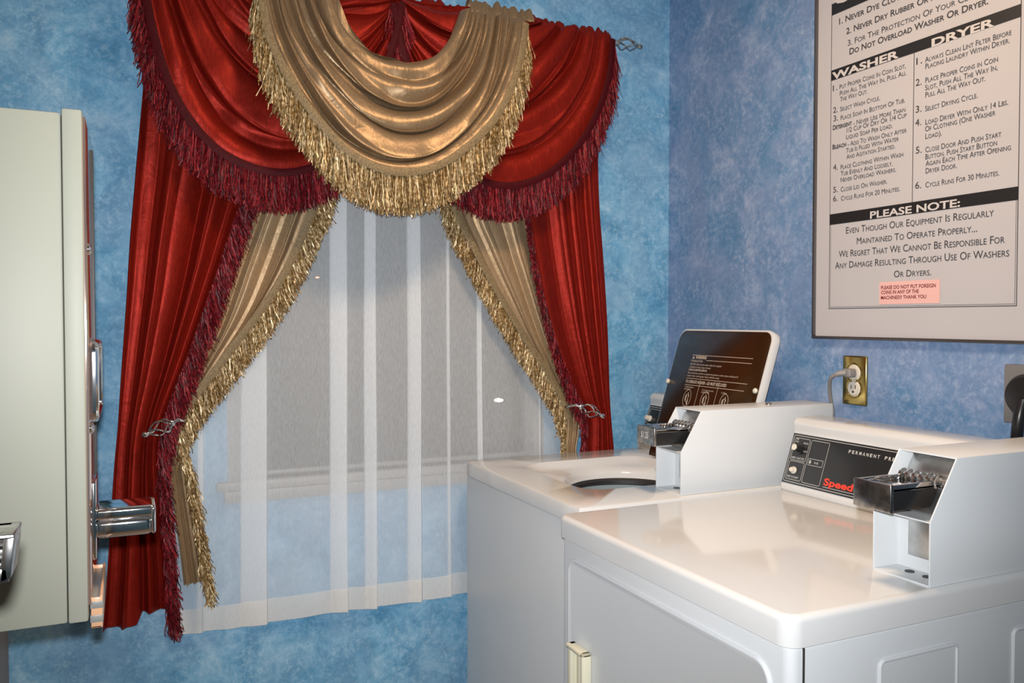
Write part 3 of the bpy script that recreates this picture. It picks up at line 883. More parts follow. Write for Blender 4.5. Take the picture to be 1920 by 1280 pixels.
# ------------------------------------------------------------------ outlet, cord, grey box
outlet = thing('wall_outlet', (0, -0.808, 1.17), 'brass wall outlet plate with a plug in its upper socket', 'outlet')
oy0, oy1, oz0, oz1 = -0.8465, -0.7695, 1.109, 1.2335
b = MB(); b.box(-0.007, 0, oy0, oy1, oz0, oz1, 0.004, 3)
b.build('cover_plate', M['brass'], outlet)
oyc, ozc = (oy0 + oy1) / 2, (oz0 + oz1) / 2
for dz in (0.0195, -0.0195):
    b = MB()
    b._lathe(Vector((-0.0065, oyc, ozc + dz)), Vector((-1, 0, 0)), [(0, 0.0205), (0.0012, 0.0205), (0.0025, 0.017), (0.0035, 0.0165)], 28, 0)
    so = b.build('socket', [M['ivory']], outlet)
    MB().box(-0.0108, -0.0098, oyc - 0.008, oyc - 0.006, ozc + dz - 0.001, ozc + dz + 0.008).box(-0.0108, -0.0098, oyc + 0.005, oyc + 0.007, ozc + dz - 0.001, ozc + dz + 0.008)._lathe(Vector((-0.0098, oyc, ozc + dz - 0.009)), Vector((-1, 0, 0)), [(0, 0.003), (0.001, 0.003)], 12, 0).build('slot', M['gasket'], so)
    MB().tube([(-0.007, oyc + 0.0235 * math.cos(a), ozc + dz + 0.0235 * math.sin(a)) for a in np.linspace(0, 2 * math.pi, 28)[:-1]], 0.0022, 8, closed=True).build('raised_ring', M['brass'], so)
MB()._lathe(Vector((-0.0065, oyc, ozc)), Vector((-1, 0, 0)), [(0, 0.0035), (0.0015, 0.003), (0.002, 0.001)], 14, 0).build('screw', M['brass'], outlet)

cordt = thing('power_cord', (-0.02, -0.76, 1.19), 'grey power cord plugged into the brass outlet, hanging behind the dryer', 'power cord')
pz = ozc + 0.0195
b = MB()
b.box(-0.036, -0.0112, oyc - 0.013, oyc + 0.013, pz - 0.011, pz + 0.011, 0.005, 3)
b.tube([(-0.034, oyc + 0.004, pz), (-0.044, oyc + 0.010, pz - 0.001), (-0.050, oyc + 0.018, pz - 0.004)], [0.009, 0.0075, 0.006], 12)
b.build('plug', M['cord'], cordt)
pts = catmull([(-0.048, oyc + 0.016, pz - 0.003), (-0.050, oyc + 0.034, pz - 0.014), (-0.036, oyc + 0.052, pz - 0.04), (-0.020, oyc + 0.062, pz - 0.08), (-0.012, oyc + 0.064, pz - 0.12), (-0.012, oyc + 0.062, 0.85), (-0.012, oyc + 0.055, 0.55)], 60)
MB().tube(pts, 0.0048, 10).build('cable', M['cord'], cordt)

gb = thing('dryer_outlet', (0, -1.27, 1.173), 'grey metal outlet box with a black plug at the right edge', 'outlet')
MB().box(-0.03, 0, -1.33, -1.2195, 1.113, 1.233, 0.003).build('box', M['grey_box'], gb)
b = MB()
b._lathe(Vector((-0.03, -1.275, 1.172)), Vector((-1, 0, 0)), [(0, 0.044), (0.012, 0.044), (0.022, 0.038), (0.026, 0.02)], 32, 0)
b.build('plug', M['black_plastic'], gb)
b = MB(); b.tube(catmull([(-0.05, -1.275, 1.165), (-0.06, -1.272, 1.12), (-0.05, -1.262, 1.05), (-0.04, -1.26, 0.95), (-0.04, -1.26, 0.8)], 30), 0.011, 12)
b.build('cable', M['black_plastic'], gb)


# ------------------------------------------------------------------ laundry machines
def rounded_rect(x0, x1, y0, y1, r, n=8, corners=(1, 1, 1, 1)):
    pts = []
    for k, (cx, cy, a0) in enumerate(((x1 - r, y1 - r, 0), (x0 + r, y1 - r, 90), (x0 + r, y0 + r, 180), (x1 - r, y0 + r, 270))):
        for i in range(n + 1):
            a = math.radians(a0 + 90 * i / n)
            pts.append((cx + r * math.cos(a), cy + r * math.sin(a)))
    return pts


def slab(loop, z0, z1, bev, r_seg=4):
    """a flat slab with softly rounded top edge"""
    mb = MB()
    c = np.mean(np.array(loop), 0)
    rings = [(0.0, z0)]
    for i in range(r_seg + 1):
        a = math.pi / 2 * i / r_seg
        rings.append((bev * (1 - math.cos(a)), z1 - bev + bev * math.sin(a)))
    n = len(loop); vs = []
    L_ = np.array(loop)
    nx = np.roll(L_, -1, 0) - np.roll(L_, 1, 0)
    nrm = np.stack([nx[:, 1], -nx[:, 0]], 1); nrm /= np.linalg.norm(nrm, axis=1)[:, None] + 1e-12
    for d, z in rings:
        Q = L_ - nrm * d
        vs += [(q[0], q[1], z) for q in Q]
    fs = []
    for i in range(len(rings) - 1):
        for k in range(n): fs.append((i * n + k, i * n + (k + 1) % n, (i + 1) * n + (k + 1) % n, (i + 1) * n + k))
    fs.append(tuple(range(n))[::-1])
    return mb, vs, fs, n, len(rings)


def coin_meter(parent, x0, yn, yf, zt, xb):
    """sheet metal coin box open at the front, with the coin slide pushed out"""
    th = 0.003
    prof = [(x0, zt), (xb, zt), (xb, zt + 0.196), (x0 + 0.058, zt + 0.196), (x0, zt + 0.101)]
    b = MB()
    b.prism(prof, 1, yn, yn + th, 0.0012, 2)
    b.prism(prof, 1, yf - th, yf, 0.0012, 2)
    b.box(x0, xb, yn + th, yf - th, zt, zt + th)
    b.box(x0 + 0.058, xb, yn + th * 0.5, yf - th * 0.5, zt + 0.193, zt + 0.196, 0.0008)
    b.box(xb - th, xb, yn + th, yf - th, zt, zt + 0.196)
    case = b.build('coin_box', M['enamel_rough'], parent)
    ym = (yn + yf) / 2
    b = MB()
    b.box(x0 + 0.002, x0 + 0.072, yn + th, yf - th, zt + 0.098, zt + 0.1005)                 # shelf
    b.build('shelf', M['enamel_rough'], case)
    b = MB(); b.box(x0 + 0.055, x0 + 0.058, yn + th, yf - th, zt + th, zt + 0.098)
    b.build('back_plate', M['enamel_rough'], case)
    b = MB(); b.box(x0 + 0.048, x0 + 0.055, yn + 0.012, yf - 0.028, zt + 0.026, zt + 0.092, 0.0015)
    b.build('lock_plate', M['steel'], case)
    b = MB()
    yl = yn + 0.030
    b._lathe(Vector((x0 + 0.048, yl, zt + 0.062)), Vector((-1, 0, 0)), [(0, 0.0068), (0.003, 0.0068), (0.004, 0.0055)], 18, 0)
    b.build('lock', M['chrome_worn'], case)
    b = MB()
    for yy in (yn + 0.033, yn + 0.066):
        b._lathe(Vector((x0 + 0.036, yy, zt + th)), Vector((0, 0, 1)), [(0, 0.0075), (0.0012, 0.0075)], 18, 0)
    b.build('bolt_hole', M['gasket'], case)
    # mechanism plate with coin nests behind the slide
    b = MB()
    pl = Matrix.Translation((x0 + 0.066, ym, zt + 0.147)) @ Matrix.Rotation(math.radians(31), 4, 'Y')
    b.box(-0.004, 0.0, -(yf - yn) / 2 + 0.006, (yf - yn) / 2 - 0.006, -0.052, 0.045, 0.001, mat=pl)
    b.box(-0.010, -0.004, -0.036, 0.040, 0.012, 0.038, 0.002, mat=pl)
    b.build('slide_housing', M['steel'], case)
    b = MB()
    for k in range(6):
        yy = ym + 0.034 - k * 0.0128
        b.tube([(x0 + 0.046 + 0.0095 * math.sin(a), yy, zt + 0.153 + 0.012 * math.cos(a)) for a in np.linspace(-2.4, 1.0, 9)], 0.0031, 8)
    b.tube([(x0 + 0.052, ym + 0.044, zt + 0.149), (x0 + 0.052, ym - 0.042, zt + 0.149)], 0.0075, 12)
    b.build('coin_nests', M['chrome'], case)
    # slide
    b = MB()
    sy0, sy1 = ym - 0.035, ym + 0.036
    b.box(x0 - 0.062, x0 + 0.055, sy0 + 0.004, sy1 - 0.004, zt + 0.147, zt + 0.152, 0.001)
    b.box(x0 - 0.060, x0 + 0.050, sy0 + 0.004, sy0 + 0.009, zt + 0.147, zt + 0.158, 0.0012)
    b.box(x0 - 0.060, x0 + 0.050, sy1 - 0.009, sy1 - 0.004, zt + 0.147, zt + 0.160, 0.0012)
    sl = b.build('coin_slide', M['chrome'], case)
    b = MB()
    prof2 = [(x0 - 0.058, zt + 0.118), (x0 + 0.028, zt + 0.118), (x0 + 0.045, zt + 0.147), (x0 - 0.058, zt + 0.147)]
    b.prism(prof2, 1, sy0 + 0.002, sy1 - 0.002, 0.002, 2)
    b.build('slide_body', M['black_plastic'], sl)
    b = MB()
    b.box(x0 - 0.064, x0 - 0.057, sy0 - 0.001, sy1 + 0.001, zt + 0.116, zt + 0.160, 0.0022, 3)
    b.build('slide_handle', M['chrome_worn'], sl)
    return case, sl, (x0 - 0.064, ym, zt + 0.138)


def console(parent, xb, xt, xr, y0, y1, z0, z1):
    """sloped back console: foot, sloping face, rounded brow, flat top"""
    prof = [(xb, z0), (xb - 0.002, z0 + 0.012), (xt - 0.002, z1 - 0.036), (xt - 0.006, z1 - 0.014), (xt + 0.004, z1 - 0.002), (xt + 0.020, z1), (xr, z1), (xr, z0)]
    return MB().prism(prof, 1, y0, y1, 0.006, 3).build('console', M['enamel'], parent)


def slope_frame(xb, z0, xt, z1, off):
    """(along -y, height up the slope 0..1 in metres) -> point on the sloped console face"""
    a = Vector((xb, 0, z0)); bb = Vector((xt, 0, z1)); up = (bb - a).normalized()
    nrm = Vector((-up.z, 0, up.x))

    def fr(y, h, d=0.0):
        p = a + up * h + nrm * (off + d)
        return (p.x, -y, p.z)
    return fr, (bb - a).length


# ---- dryer
ZT = 0.914
DX0, DX1, DY0, DY1 = -0.849, -0.105, -1.483, -0.799
dryer = thing('dryer', ((DX0 + DX1) / 2, (DY0 + DY1) / 2, 0), 'white coin operated dryer in front, with the black control panel and lower left door handle', 'dryer')
b = MB()
loop = rounded_rect(DX0 + 0.008, DX1, DY0 + 0.006, DY1 - 0.006, 0.016, 5)
b, vs, fs, n_, nr_ = slab(loop, 0.0, 0.8665, 0.004)
fs.append(tuple((nr_ - 1) * n_ + k for k in range(n_)))
b.add(vs, fs); b.build('cabinet', M['enamel_rough'], dryer)
loop = rounded_rect(DX0, DX1, DY0, DY1, 0.026, 8)
b, vs, fs, n_, nr_ = slab(loop, 0.869, ZT, 0.011, 5)
fs.append(tuple((nr_ - 1) * n_ + k for k in range(n_)))
b.add(vs, fs); b.build('top_panel', M['enamel'], dryer)
# door with softly raised edge
dyA, dyB, dz0, dz1 = -1.442, -0.842, 0.19, 0.835
lp = rounded_rect(dyA, dyB, dz0, dz1, 0.034, 8)


def face_plate(loop, axis, base, sign, prof):
    """loop in the two other axes; prof: (inset, height)"""
    mb = MB(); L_ = np.array(loop); n = len(L_)
    nx = np.roll(L_, -1, 0) - np.roll(L_, 1, 0)
    nrm = np.stack([nx[:, 1], -nx[:, 0]], 1); nrm /= np.linalg.norm(nrm, axis=1)[:, None] + 1e-12
    vs = []
    for d, h in prof:
        for q in (L_ - nrm * d):
            p = list(q); p.insert(axis, base + sign * h); vs.append(p)
    fs = []
    for i in range(len(prof) - 1):
        for k in range(n):
            f = (i * n + k, i * n + (k + 1) % n, (i + 1) * n + (k + 1) % n, (i + 1) * n + k)
            fs.append(f[::-1] if sign < 0 and axis == 0 else f)
    cap = tuple((len(prof) - 1) * n + k for k in range(n))
    fs.append(cap[::-1] if sign < 0 and axis == 0 else cap)
    mb.add(vs, fs); return mb


door = face_plate(lp, 0, DX0 + 0.008, -1, [(0, -0.004), (0, 0.0035), (0.0012, 0.0055), (0.003, 0.0062), (0.005, 0.0058), (0.0075, 0.0045)]).build('door', M['enamel_rough'], dryer)
b = MB()
hy0, hy1, hz0, hz1 = -0.943, -0.872, 0.50, 0.668
hx = DX0 + 0.003
b.box(hx - 0.022, hx, hy0, hy0 + 0.012, hz0, hz1, 0.004, 3)
b.box(hx - 0.018, hx, hy1 - 0.016, hy1, hz0, hz1, 0.004, 3)
b.box(hx - 0.022, hx, hy0, hy1, hz1 - 0.010, hz1, 0.004, 3)
b.box(hx - 0.022, hx, hy0, hy1, hz0, hz0 + 0.010, 0.004, 3)
b.box(hx - 0.005, hx, hy0 + 0.006, hy1 - 0.006, hz0 + 0.004, hz1 - 0.004)
b.tube([(hx - 0.006, hy0 + 0.030, hz0 + 0.006), (hx - 0.006, hy0 + 0.030, hz1 - 0.006)], 0.009, 12)
b.build('handle', M['cream_plastic'], door, label='cream recessed pull handle')
# front corner seam and the two pressed side fields
b = MB(); b.box(-0.8185, -0.8165, DY0 + 0.0035, DY0 + 0.008, 0.02, 0.866)
b.build('seam', M['gasket'], dryer)
for xa, xb_ in ((-0.672, -0.502), (-0.372, -0.20)):
    lp = rounded_rect(xa, xb_, 0.30, 0.824, 0.012, 5)
    face_plate(lp, 1, DY0 + 0.006, -1, [(0, -0.003), (0, 0.003), (0.0015, 0.0042), (0.004, 0.0042), (0.006, 0.002)]).build('pressed_panel', M['enamel_rough'], dryer)
con = console(dryer, -0.239, -0.196, -0.108, -1.360, DY1 - 0.002, ZT - 0.002, 1.089)
fr, HL = slope_frame(-0.2407, ZT + 0.012, -0.198, 1.053, 0.0)
ya, yb_ = 0.806, 1.353
# panel plate
b = MB()
h0, h1 = 0.008, HL - 0.004
b.add([fr(ya, h0, -0.002), fr(yb_, h0, -0.002), fr(yb_, h1, -0.002), fr(ya, h1, -0.002), fr(ya, h0, 0.0012), fr(yb_, h0, 0.0012), fr(yb_, h1, 0.0012), fr(ya, h1, 0.0012)],
      [(4, 5, 6, 7), (0, 1, 5, 4), (1, 2, 6, 5), (2, 3, 7, 6), (3, 0, 4, 7)])
pan = b.build('control_panel', M['panel_black'], con, smooth=False)


def outline(mb, fr, y0, y1, a0, a1, w_, d, r=0.004):
    lp = np.array(rounded_rect(y0, y1, a0, a1, r, 4)); c = lp.mean(0)
    nx = np.roll(lp, -1, 0) - np.roll(lp, 1, 0)
    nrm = np.stack([nx[:, 1], -nx[:, 0]], 1); nrm /= np.linalg.norm(nrm, axis=1)[:, None] + 1e-12
    li = lp - nrm * w_; n = len(lp)
    mb.add([fr(q[0], q[1], d) for q in lp] + [fr(q[0], q[1], d) for q in li], [(k, (k + 1) % n, n + (k + 1) % n, n + k) for k in range(n)])


def cframe(d):
    return lambda x, z: fr(x, z, d)


DH = h1 - h0
b = MB()
pr_ = 0.0017
outline(b, fr, ya + 0.004, yb_ - 0.004, h0 + 0.004, h1 - 0.004, 0.0011, pr_)
outline(b, fr, ya + 0.009, ya + 0.058, h0 + DH * 0.47, h1 - 0.010, 0.0009, pr_)
outline(b, fr, ya + 0.009, ya + 0.058, h0 + 0.010, h0 + DH * 0.45, 0.0009, pr_)
outline(b, fr, ya + 0.062, ya + 0.118, h0 + 0.009, h1 - 0.010, 0.0009, pr_)
outline(b, fr, ya + 0.066, ya + 0.112, h0 + DH * 0.43, h0 + DH * 0.56, 0.0008, pr_, 0.002)
lettering(b, 'FABRIC SELECTOR', cframe(pr_), ya + 0.012, ya + 0.053, h0 + DH * 0.50, 0.0045, 0.01, False)
lettering(b, 'PUSH TO START', cframe(pr_), ya + 0.013, ya + 0.049, h0 + DH * 0.12, 0.0045, 0.01, False)
lettering(b, 'PERM', cframe(pr_), ya + 0.013, ya + 0.021, h0 + DH * 0.875, 0.0036, 0.005, False)
lettering(b, 'PRESS', cframe(pr_), ya + 0.013, ya + 0.022, h0 + DH * 0.825, 0.0036, 0.005, False)
lettering(b, 'REGULAR', cframe(pr_), ya + 0.039, ya + 0.054, h0 + DH * 0.815, 0.0038, 0.005, False)
lettering(b, 'DELICATE', cframe(pr_), ya + 0.042, ya + 0.055, h0 + DH * 0.655, 0.0036, 0.005, False)
lettering(b, 'IN USE', cframe(pr_), ya + 0.086, ya + 0.098, h0 + DH * 0.475, 0.0045, 0.005, False)
outline(b, fr, ya + 0.070, ya + 0.0755, h0 + DH * 0.46, h0 + DH * 0.53, 0.0027, pr_, 0.0005)
# letters spread along the heading
x_ = ya + 0.176
for ch in 'PERMANENT PRESS':
    if ch != ' ': lettering(b, ch, cframe(pr_), x_, x_ + 0.0062, h0 + DH * 0.80, 0.0072, 0.012, False)
    x_ += 0.0098
outline(b, fr, ya + 0.128, ya + 0.30, h0 + DH * 0.082, h0 + DH * 0.09, 0.0005, pr_, 0.0002)
b.build('white_lettering', M['print_white'], con, smooth=False)
b = MB()
lettering(b, 'Speed Queen', cframe(pr_), ya + 0.128, ya + 0.212, h0 + DH * 0.125, 0.0155, 0.03, False, anchor='Speed')
b.build('red_logo', M['print_red'], con, smooth=False)
nrm = Vector(fr(0, 0, 1)) - Vector(fr(0, 0, 0))
b = MB(); b._lathe(Vector(fr(ya + 0.034, h0 + DH * 0.70, 0.001)), nrm, [(0, 0.0115), (0.004, 0.0115), (0.0045, 0.0085), (0.020, 0.0078), (0.022, 0.006)], 24, 0)
b.build('knob', M['black_plastic'], con)
b = MB(); b._lathe(Vector(fr(ya + 0.034, h0 + DH * 0.70, 0.0225)), nrm, [(0, 0.0076), (0.0012, 0.0076), (0.002, 0.0065)], 24, 0)
b.build('knob_cap', M['ivory'], con)
b = MB(); b._lathe(Vector(fr(ya + 0.030, h0 + DH * 0.27, 0.001)), nrm, [(0, 0.0085), (0.003, 0.0085), (0.004, 0.0062), (0.010, 0.006), (0.012, 0.0045)], 24, 0)
b.build('start_button', M['ivory'], con)
coin_meter(dryer, -0.560, -1.473, -1.3645, ZT, -0.06)

# ---- washer
WX0_, WX1_, WY0, WY1 = -0.784, -0.055, -0.772, -0.090
washer = thing('washer', ((WX0_ + WX1_) / 2, (WY0 + WY1) / 2, 0), 'white top loading washer with its lid open, between the dryer and the window', 'washer')
loop = rounded_rect(WX0_ + 0.006, WX1_, WY0 + 0.004, WY1 - 0.004, 0.014, 5)
b, vs, fs, n_, nr_ = slab(loop, 0.0, 0.872, 0.004)
b.add(vs, fs); b.build('cabinet', M['enamel_rough'], washer)
# top with the tub opening
tcx, tcy = -0.435, -0.425
NA = 96
angs = np.linspace(0, 2 * math.pi, NA, endpoint=False)


def star(loopfn):
    return [loopfn(a) for a in angs]


def rr_star(x0, x1, y0, y1, p):
    def f(a):
        c, s = math.cos(a), math.sin(a)
        # superellipse with different half sizes on every side
        hx_ = (x1 - tcx) if c > 0 else (tcx - x0); hy_ = (y1 - tcy) if s > 0 else (tcy - y0)
        r = (abs(c / hx_) ** p + abs(s / hy_) ** p) ** (-1 / p)
        return (tcx + r * c, tcy + r * s)
    return f


def circ(r): return lambda a: (tcx + r * math.cos(a), tcy + r * math.sin(a))


ox0, ox1, oy0_, oy1_ = -0.672, -0.262, -0.625, -0.222
zt0 = 0.875
rings = [(star(rr_star(WX0_, WX1_, WY0, WY1, 40)), zt0), (star(rr_star(WX0_, WX1_, WY0, WY1, 40)), ZT - 0.010), (star(rr_star(WX0_ + 0.003, WX1_ - 0.003, WY0 + 0.003, WY1 - 0.003, 40)), ZT - 0.003),
         (star(rr_star(WX0_ + 0.011, WX1_ - 0.011, WY0 + 0.011, WY1 - 0.011, 38)), ZT), (star(rr_star(ox0 - 0.004, ox1 + 0.004, oy0_ - 0.004, oy1_ + 0.004, 7)), ZT),
         (star(rr_star(ox0, ox1, oy0_, oy1_, 7)), ZT - 0.003), (star(rr_star(ox0 + 0.012, ox1 - 0.010, oy0_ + 0.010, oy1_ - 0.012, 6)), ZT - 0.016),
         (star(rr_star(ox0 + 0.035, ox1 - 0.022, oy0_ + 0.022, oy1_ - 0.022, 4)), ZT - 0.022), (star(circ(0.172)), ZT - 0.030), (star(circ(0.163)), ZT - 0.040), (star(circ(0.160)), ZT - 0.060)]
b = MB(); vs = []
for lp_, z in rings: vs += [(q[0], q[1], z) for q in lp_]
fs = []
for i in range(len(rings) - 1):
    for k in range(NA): fs.append((i * NA + k, i * NA + (k + 1) % NA, (i + 1) * NA + (k + 1) % NA, (i + 1) * NA + k))
b.add(vs, fs); b.build('top_panel', M['enamel'], washer)
b = MB(); vs = []; fs = []
prof = [(0.166, ZT - 0.056), (0.158, ZT - 0.052), (0.150, ZT - 0.058), (0.150, ZT - 0.068), (0.172, ZT - 0.075)]
for r, z in prof: vs += [(q[0], q[1], z) for q in star(circ(r))]
for i in range(len(prof) - 1):
    for k in range(NA): fs.append((i * NA + k, i * NA + (k + 1) % NA, (i + 1) * NA + (k + 1) % NA, (i + 1) * NA + k))
b.add(vs, fs); b.build('tub_ring', M['gasket'], washer)
b = MB(); vs = []; fs = []
prof = [(0.178, ZT - 0.075), (0.178, ZT - 0.38), (0.06, ZT - 0.40), (0.001, ZT - 0.40)]
for r, z in prof: vs += [(q[0], q[1], z) for q in star(circ(r))]
for i in range(len(prof) - 1):
    for k in range(NA): fs.append((i * NA + k, i * NA + (k + 1) % NA, (i + 1) * NA + (k + 1) % NA, (i + 1) * NA + k))
b.add(vs, fs); b.build('tub', M['tub'], washer)
# lid standing open on its rear hinge
hinge = Vector((-0.238, 0, 0.893)); top = Vector((-0.109, 0, 1.296))
lu = (top - hinge).normalized(); ln = Vector((-lu.z, 0, lu.x)); LH = (top - hinge).length
LYa, LYb = 0.228, 0.642                       # distance along -y


def lf(d): return lambda x, z: tuple(hinge + lu * z + ln * d + Vector((0, -x, 0)))


def plate_loops(loop, prof, fr_):
    mb = MB(); L_ = np.array(loop); n = len(L_)
    nx = np.roll(L_, -1, 0) - np.roll(L_, 1, 0)
    nr2 = np.stack([nx[:, 1], -nx[:, 0]], 1); nr2 /= np.linalg.norm(nr2, axis=1)[:, None] + 1e-12
    vs = []; fs = []
    for ins, d in prof:
        f_ = fr_(d)
        vs += [f_(*q) for q in (L_ - nr2 * ins)]
    for i in range(len(prof) - 1):
        for k in range(n): fs.append((i * n + k, i * n + (k + 1) % n, (i + 1) * n + (k + 1) % n, (i + 1) * n + k))
    fs.append(tuple(range(n))[::-1]); fs.append(tuple((len(prof) - 1) * n + k for k in range(n)))
    mb.add(vs, fs); return mb


lp = rounded_rect(LYa, LYb, 0, LH, 0.03, 8)
lid = plate_loops(lp, [(0.004, -0.024), (0.001, -0.022), (0, -0.019), (0, 0.0), (0.001, 0.0015), (0.003, 0.002)], lf).build('lid', M['enamel'], washer, label='open lid, white outside')
lp = rounded_rect(LYa + 0.004, LYb - 0.007, 0.004, LH - 0.006, 0.028, 8)
plate_loops(lp, [(0, 0.0015), (0, 0.0032), (0.001, 0.0038)], lf).build('inner_panel', M['brown'], lid, label='glossy dark brown inner side')
for x_ in (LYa + 0.006, LYb - 0.016):
    b = MB(); b._lathe(Vector(lf(0.0035)(x_, LH * 0.60)), ln, [(0, 0.0075), (0.004, 0.0075), (0.007, 0.005), (0.008, 0.002)], 18, 0)
    b.build('bumper', M['ivory'], lid)
b = MB(); D_ = 0.0045


def hh(h): return LH * 0.805 - (LH * 0.805 - h) * 0.67


def lrow(s_, x0, x1, h, cap, bold=0.0): lettering(b, s_, lf(D_), x0, x1, hh(h), cap * 0.86, bold, False)


def lq(x0, x1, h0_, h1_):
    h0_, h1_ = hh(h0_), hh(h0_) + (h1_ - h0_)
    f_ = lf(D_); b.add([f_(x0, h0_), f_(x1, h0_), f_(x1, h1_), f_(x0, h1_)], [(0, 1, 2, 3)])


def icon(cx_, cz_):
    f_ = lf(D_); q_ = lambda x0, x1, z0, z1: b.add([f_(x0, z0), f_(x1, z0), f_(x1, z1), f_(x0, z1)], [(0, 1, 2, 3)])
    o_ = lambda rx, rz, t0, t1, w_: b.add([f_(cx_ + (rx - w_ * k) * math.cos(a), cz_ + (rz - w_ * k) * math.sin(a)) for k in (0, 1) for a in np.linspace(t0, t1, 25)], [(i, i + 1, 26 + i, 25 + i) for i in range(24)])
    o_(0.018, 0.026, 0, 2 * math.pi, 0.0014)
    o_(0.010, 0.012, 0.5, 5.2, 0.0016)
    o_(0.006, 0.018, -1.2, 1.6, 0.0022)
    q_(cx_ + 0.003, cx_ + 0.007, cz_ - 0.020, cz_ - 0.004); q_(cx_ - 0.006, cx_ - 0.003, cz_ - 0.008, cz_ + 0.010)


X0 = LYa + 0.092
# heights chosen from the photograph
lq(X0, X0 + 0.265, LH * 0.805, LH * 0.808)
f_ = lf(D_); b.add([f_(X0 + 0.003, hh(LH * 0.768)), f_(X0 + 0.013, hh(LH * 0.768)), f_(X0 + 0.008, hh(LH * 0.798))], [(0, 1, 2)])
lrow('WARNING', X0 + 0.018, X0 + 0.068, LH * 0.77, 0.010, 0.03)
lq(X0 + 0.070, X0 + 0.265, LH * 0.755, LH * 0.758)
lrow('TO REDUCE RISK', X0, X0 + 0.055, LH * 0.735, 0.006)
lrow('DO NOT reach into the washer while tub or agitator', X0, X0 + 0.145, LH * 0.700, 0.0058)
lrow('or basket is moving. Keep lid closed', X0, X0 + 0.098, LH * 0.670, 0.0058)
lrow('UNPLUG BEFORE SERVICE', X0, X0 + 0.085, LH * 0.638, 0.0065, 0.015)
lrow('Do not wash items soaked in or spotted with gasoline or other solvents, which give off', X0, X0 + 0.224, LH * 0.606, 0.0056)
lrow('vapors that could ignite. Keep children away', X0, X0 + 0.148, LH * 0.576, 0.0056)
lq(X0, X0 + 0.268, LH * 0.553, LH * 0.556)
lrow('TO OPERATE WASHER - LID MUST BE CLOSED', X0, X0 + 0.186, LH * 0.505, 0.010, 0.015)
lq(X0, X0 + 0.262, LH * 0.482, LH * 0.485)
lrow('1. Add detergent', X0 + 0.002, X0 + 0.044, LH * 0.455, 0.0056); lrow('and clothes.', X0 + 0.002, X0 + 0.032, LH * 0.432, 0.0056)
lrow('2. Close lid, insert coins', X0 + 0.085, X0 + 0.138, LH * 0.440, 0.0056); lrow('and push slide.', X0 + 0.085, X0 + 0.122, LH * 0.418, 0.0056)
lrow('3. Select', X0 + 0.172, X0 + 0.195, LH * 0.435, 0.0056)
for i_, x_ in enumerate((0.026, 0.108, 0.192)): icon(X0 + x_, hh(LH * 0.345))
for x_ in (0.068, 0.152): lq(X0 + x_, X0 + x_ + 0.0012, LH * 0.26, LH * 0.45)
b.build('printed_notice', M['print_lid'], lid, smooth=False)
wcon = console(washer, -0.186, -0.136, -0.058, -0.655, WY1 - 0.006, ZT - 0.002, 1.089)
fr, HL = slope_frame(-0.1877, ZT + 0.012, -0.138, 1.053, 0.0)
b = MB(); ya, yb_ = 0.104, 0.648
b.add([fr(ya, 0.012, -0.002), fr(yb_, 0.012, -0.002), fr(yb_, HL - 0.004, -0.002), fr(ya, HL - 0.004, -0.002), fr(ya, 0.012, 0.0012), fr(yb_, 0.012, 0.0012), fr(yb_, HL - 0.004, 0.0012), fr(ya, HL - 0.004, 0.0012)],
      [(4, 5, 6, 7), (0, 1, 5, 4), (1, 2, 6, 5), (2, 3, 7, 6), (3, 0, 4, 7)])
b.build('control_panel', M['panel_black'], wcon, smooth=False)
b = MB()
outline(b, fr, ya + 0.004, yb_ - 0.004, 0.017, HL - 0.009, 0.0012, 0.0017)
outline(b, fr, ya + 0.010, ya + 0.075, 0.070, HL - 0.016, 0.0010, 0.0017)
outline(b, fr, ya + 0.010, ya + 0.075, 0.022, 0.064, 0.0010, 0.0017)
b.build('white_lettering', M['print_white'], wcon, smooth=False)
nrm = Vector(fr(0, 0, 1)) - Vector(fr(0, 0, 0))
b = MB(); b._lathe(Vector(fr(ya + 0.020, 0.088, 0.001)), nrm, [(0, 0.010), (0.004, 0.010), (0.005, 0.008), (0.016, 0.0075), (0.017, 0.005)], 20, 0)
b.build('knob', M['ivory'], wcon)
case, sl, hp = coin_meter(washer, -0.503, -0.762, -0.660, ZT, -0.03)
b = MB()
lettering(b, '$1.25', lambda x, z: (hp[0] - 0.0006, -x, z), -hp[1] - 0.018, -hp[1] + 0.012, hp[2] - 0.005, 0.014, 0.02, False)
b.build('price_lettering', M['print_white'], sl, smooth=False)
b = MB(); b._lathe(Vector((-0.20, -0.715, ZT + 0.196)), Vector((0, 0, 1)), [(0, 0.008), (0.003, 0.008), (0.005, 0.006)], 18, 0)
b.build('lock', M['chrome_worn'], case)

# ------------------------------------------------------------------ vending machines on the left wall
vend = thing('vending_machine', (-1.83, -1.0, 0.92), 'cream metal coin vending machine on the left wall beside the red drape', 'vending machine')
VX, VY0, VY1, VZ0, VZ1 = -1.7225, -1.12, -0.886, 0.924, 1.594
MB().box(XL, VX - 0.0245, VY0, VY1, VZ0, VZ1, 0.003).build('cabinet', M['cream'], vend)
vd = MB().box(VX - 0.024, VX, VY0 - 0.0008, VY1, VZ0 - 0.001, VZ1 + 0.006, 0.003).build('front_frame', M['cream'], vend)
MB().box(VX - 0.001, VX + 0.0035, VY0 + 0.004, VY1 - 0.004, VZ0 + 0.02, VZ1 - 0.002, 0.001).build('front_panel', M['face_steel'], vd, label='polished front sheet')
b = MB(); b.box(VX - 0.002, VX + 0.0055, VY1 - 0.004, VY1 + 0.001, VZ0 + 0.06, VZ1 - 0.004, 0.001)
b.build('edge_strip', M['gasket'], vd)
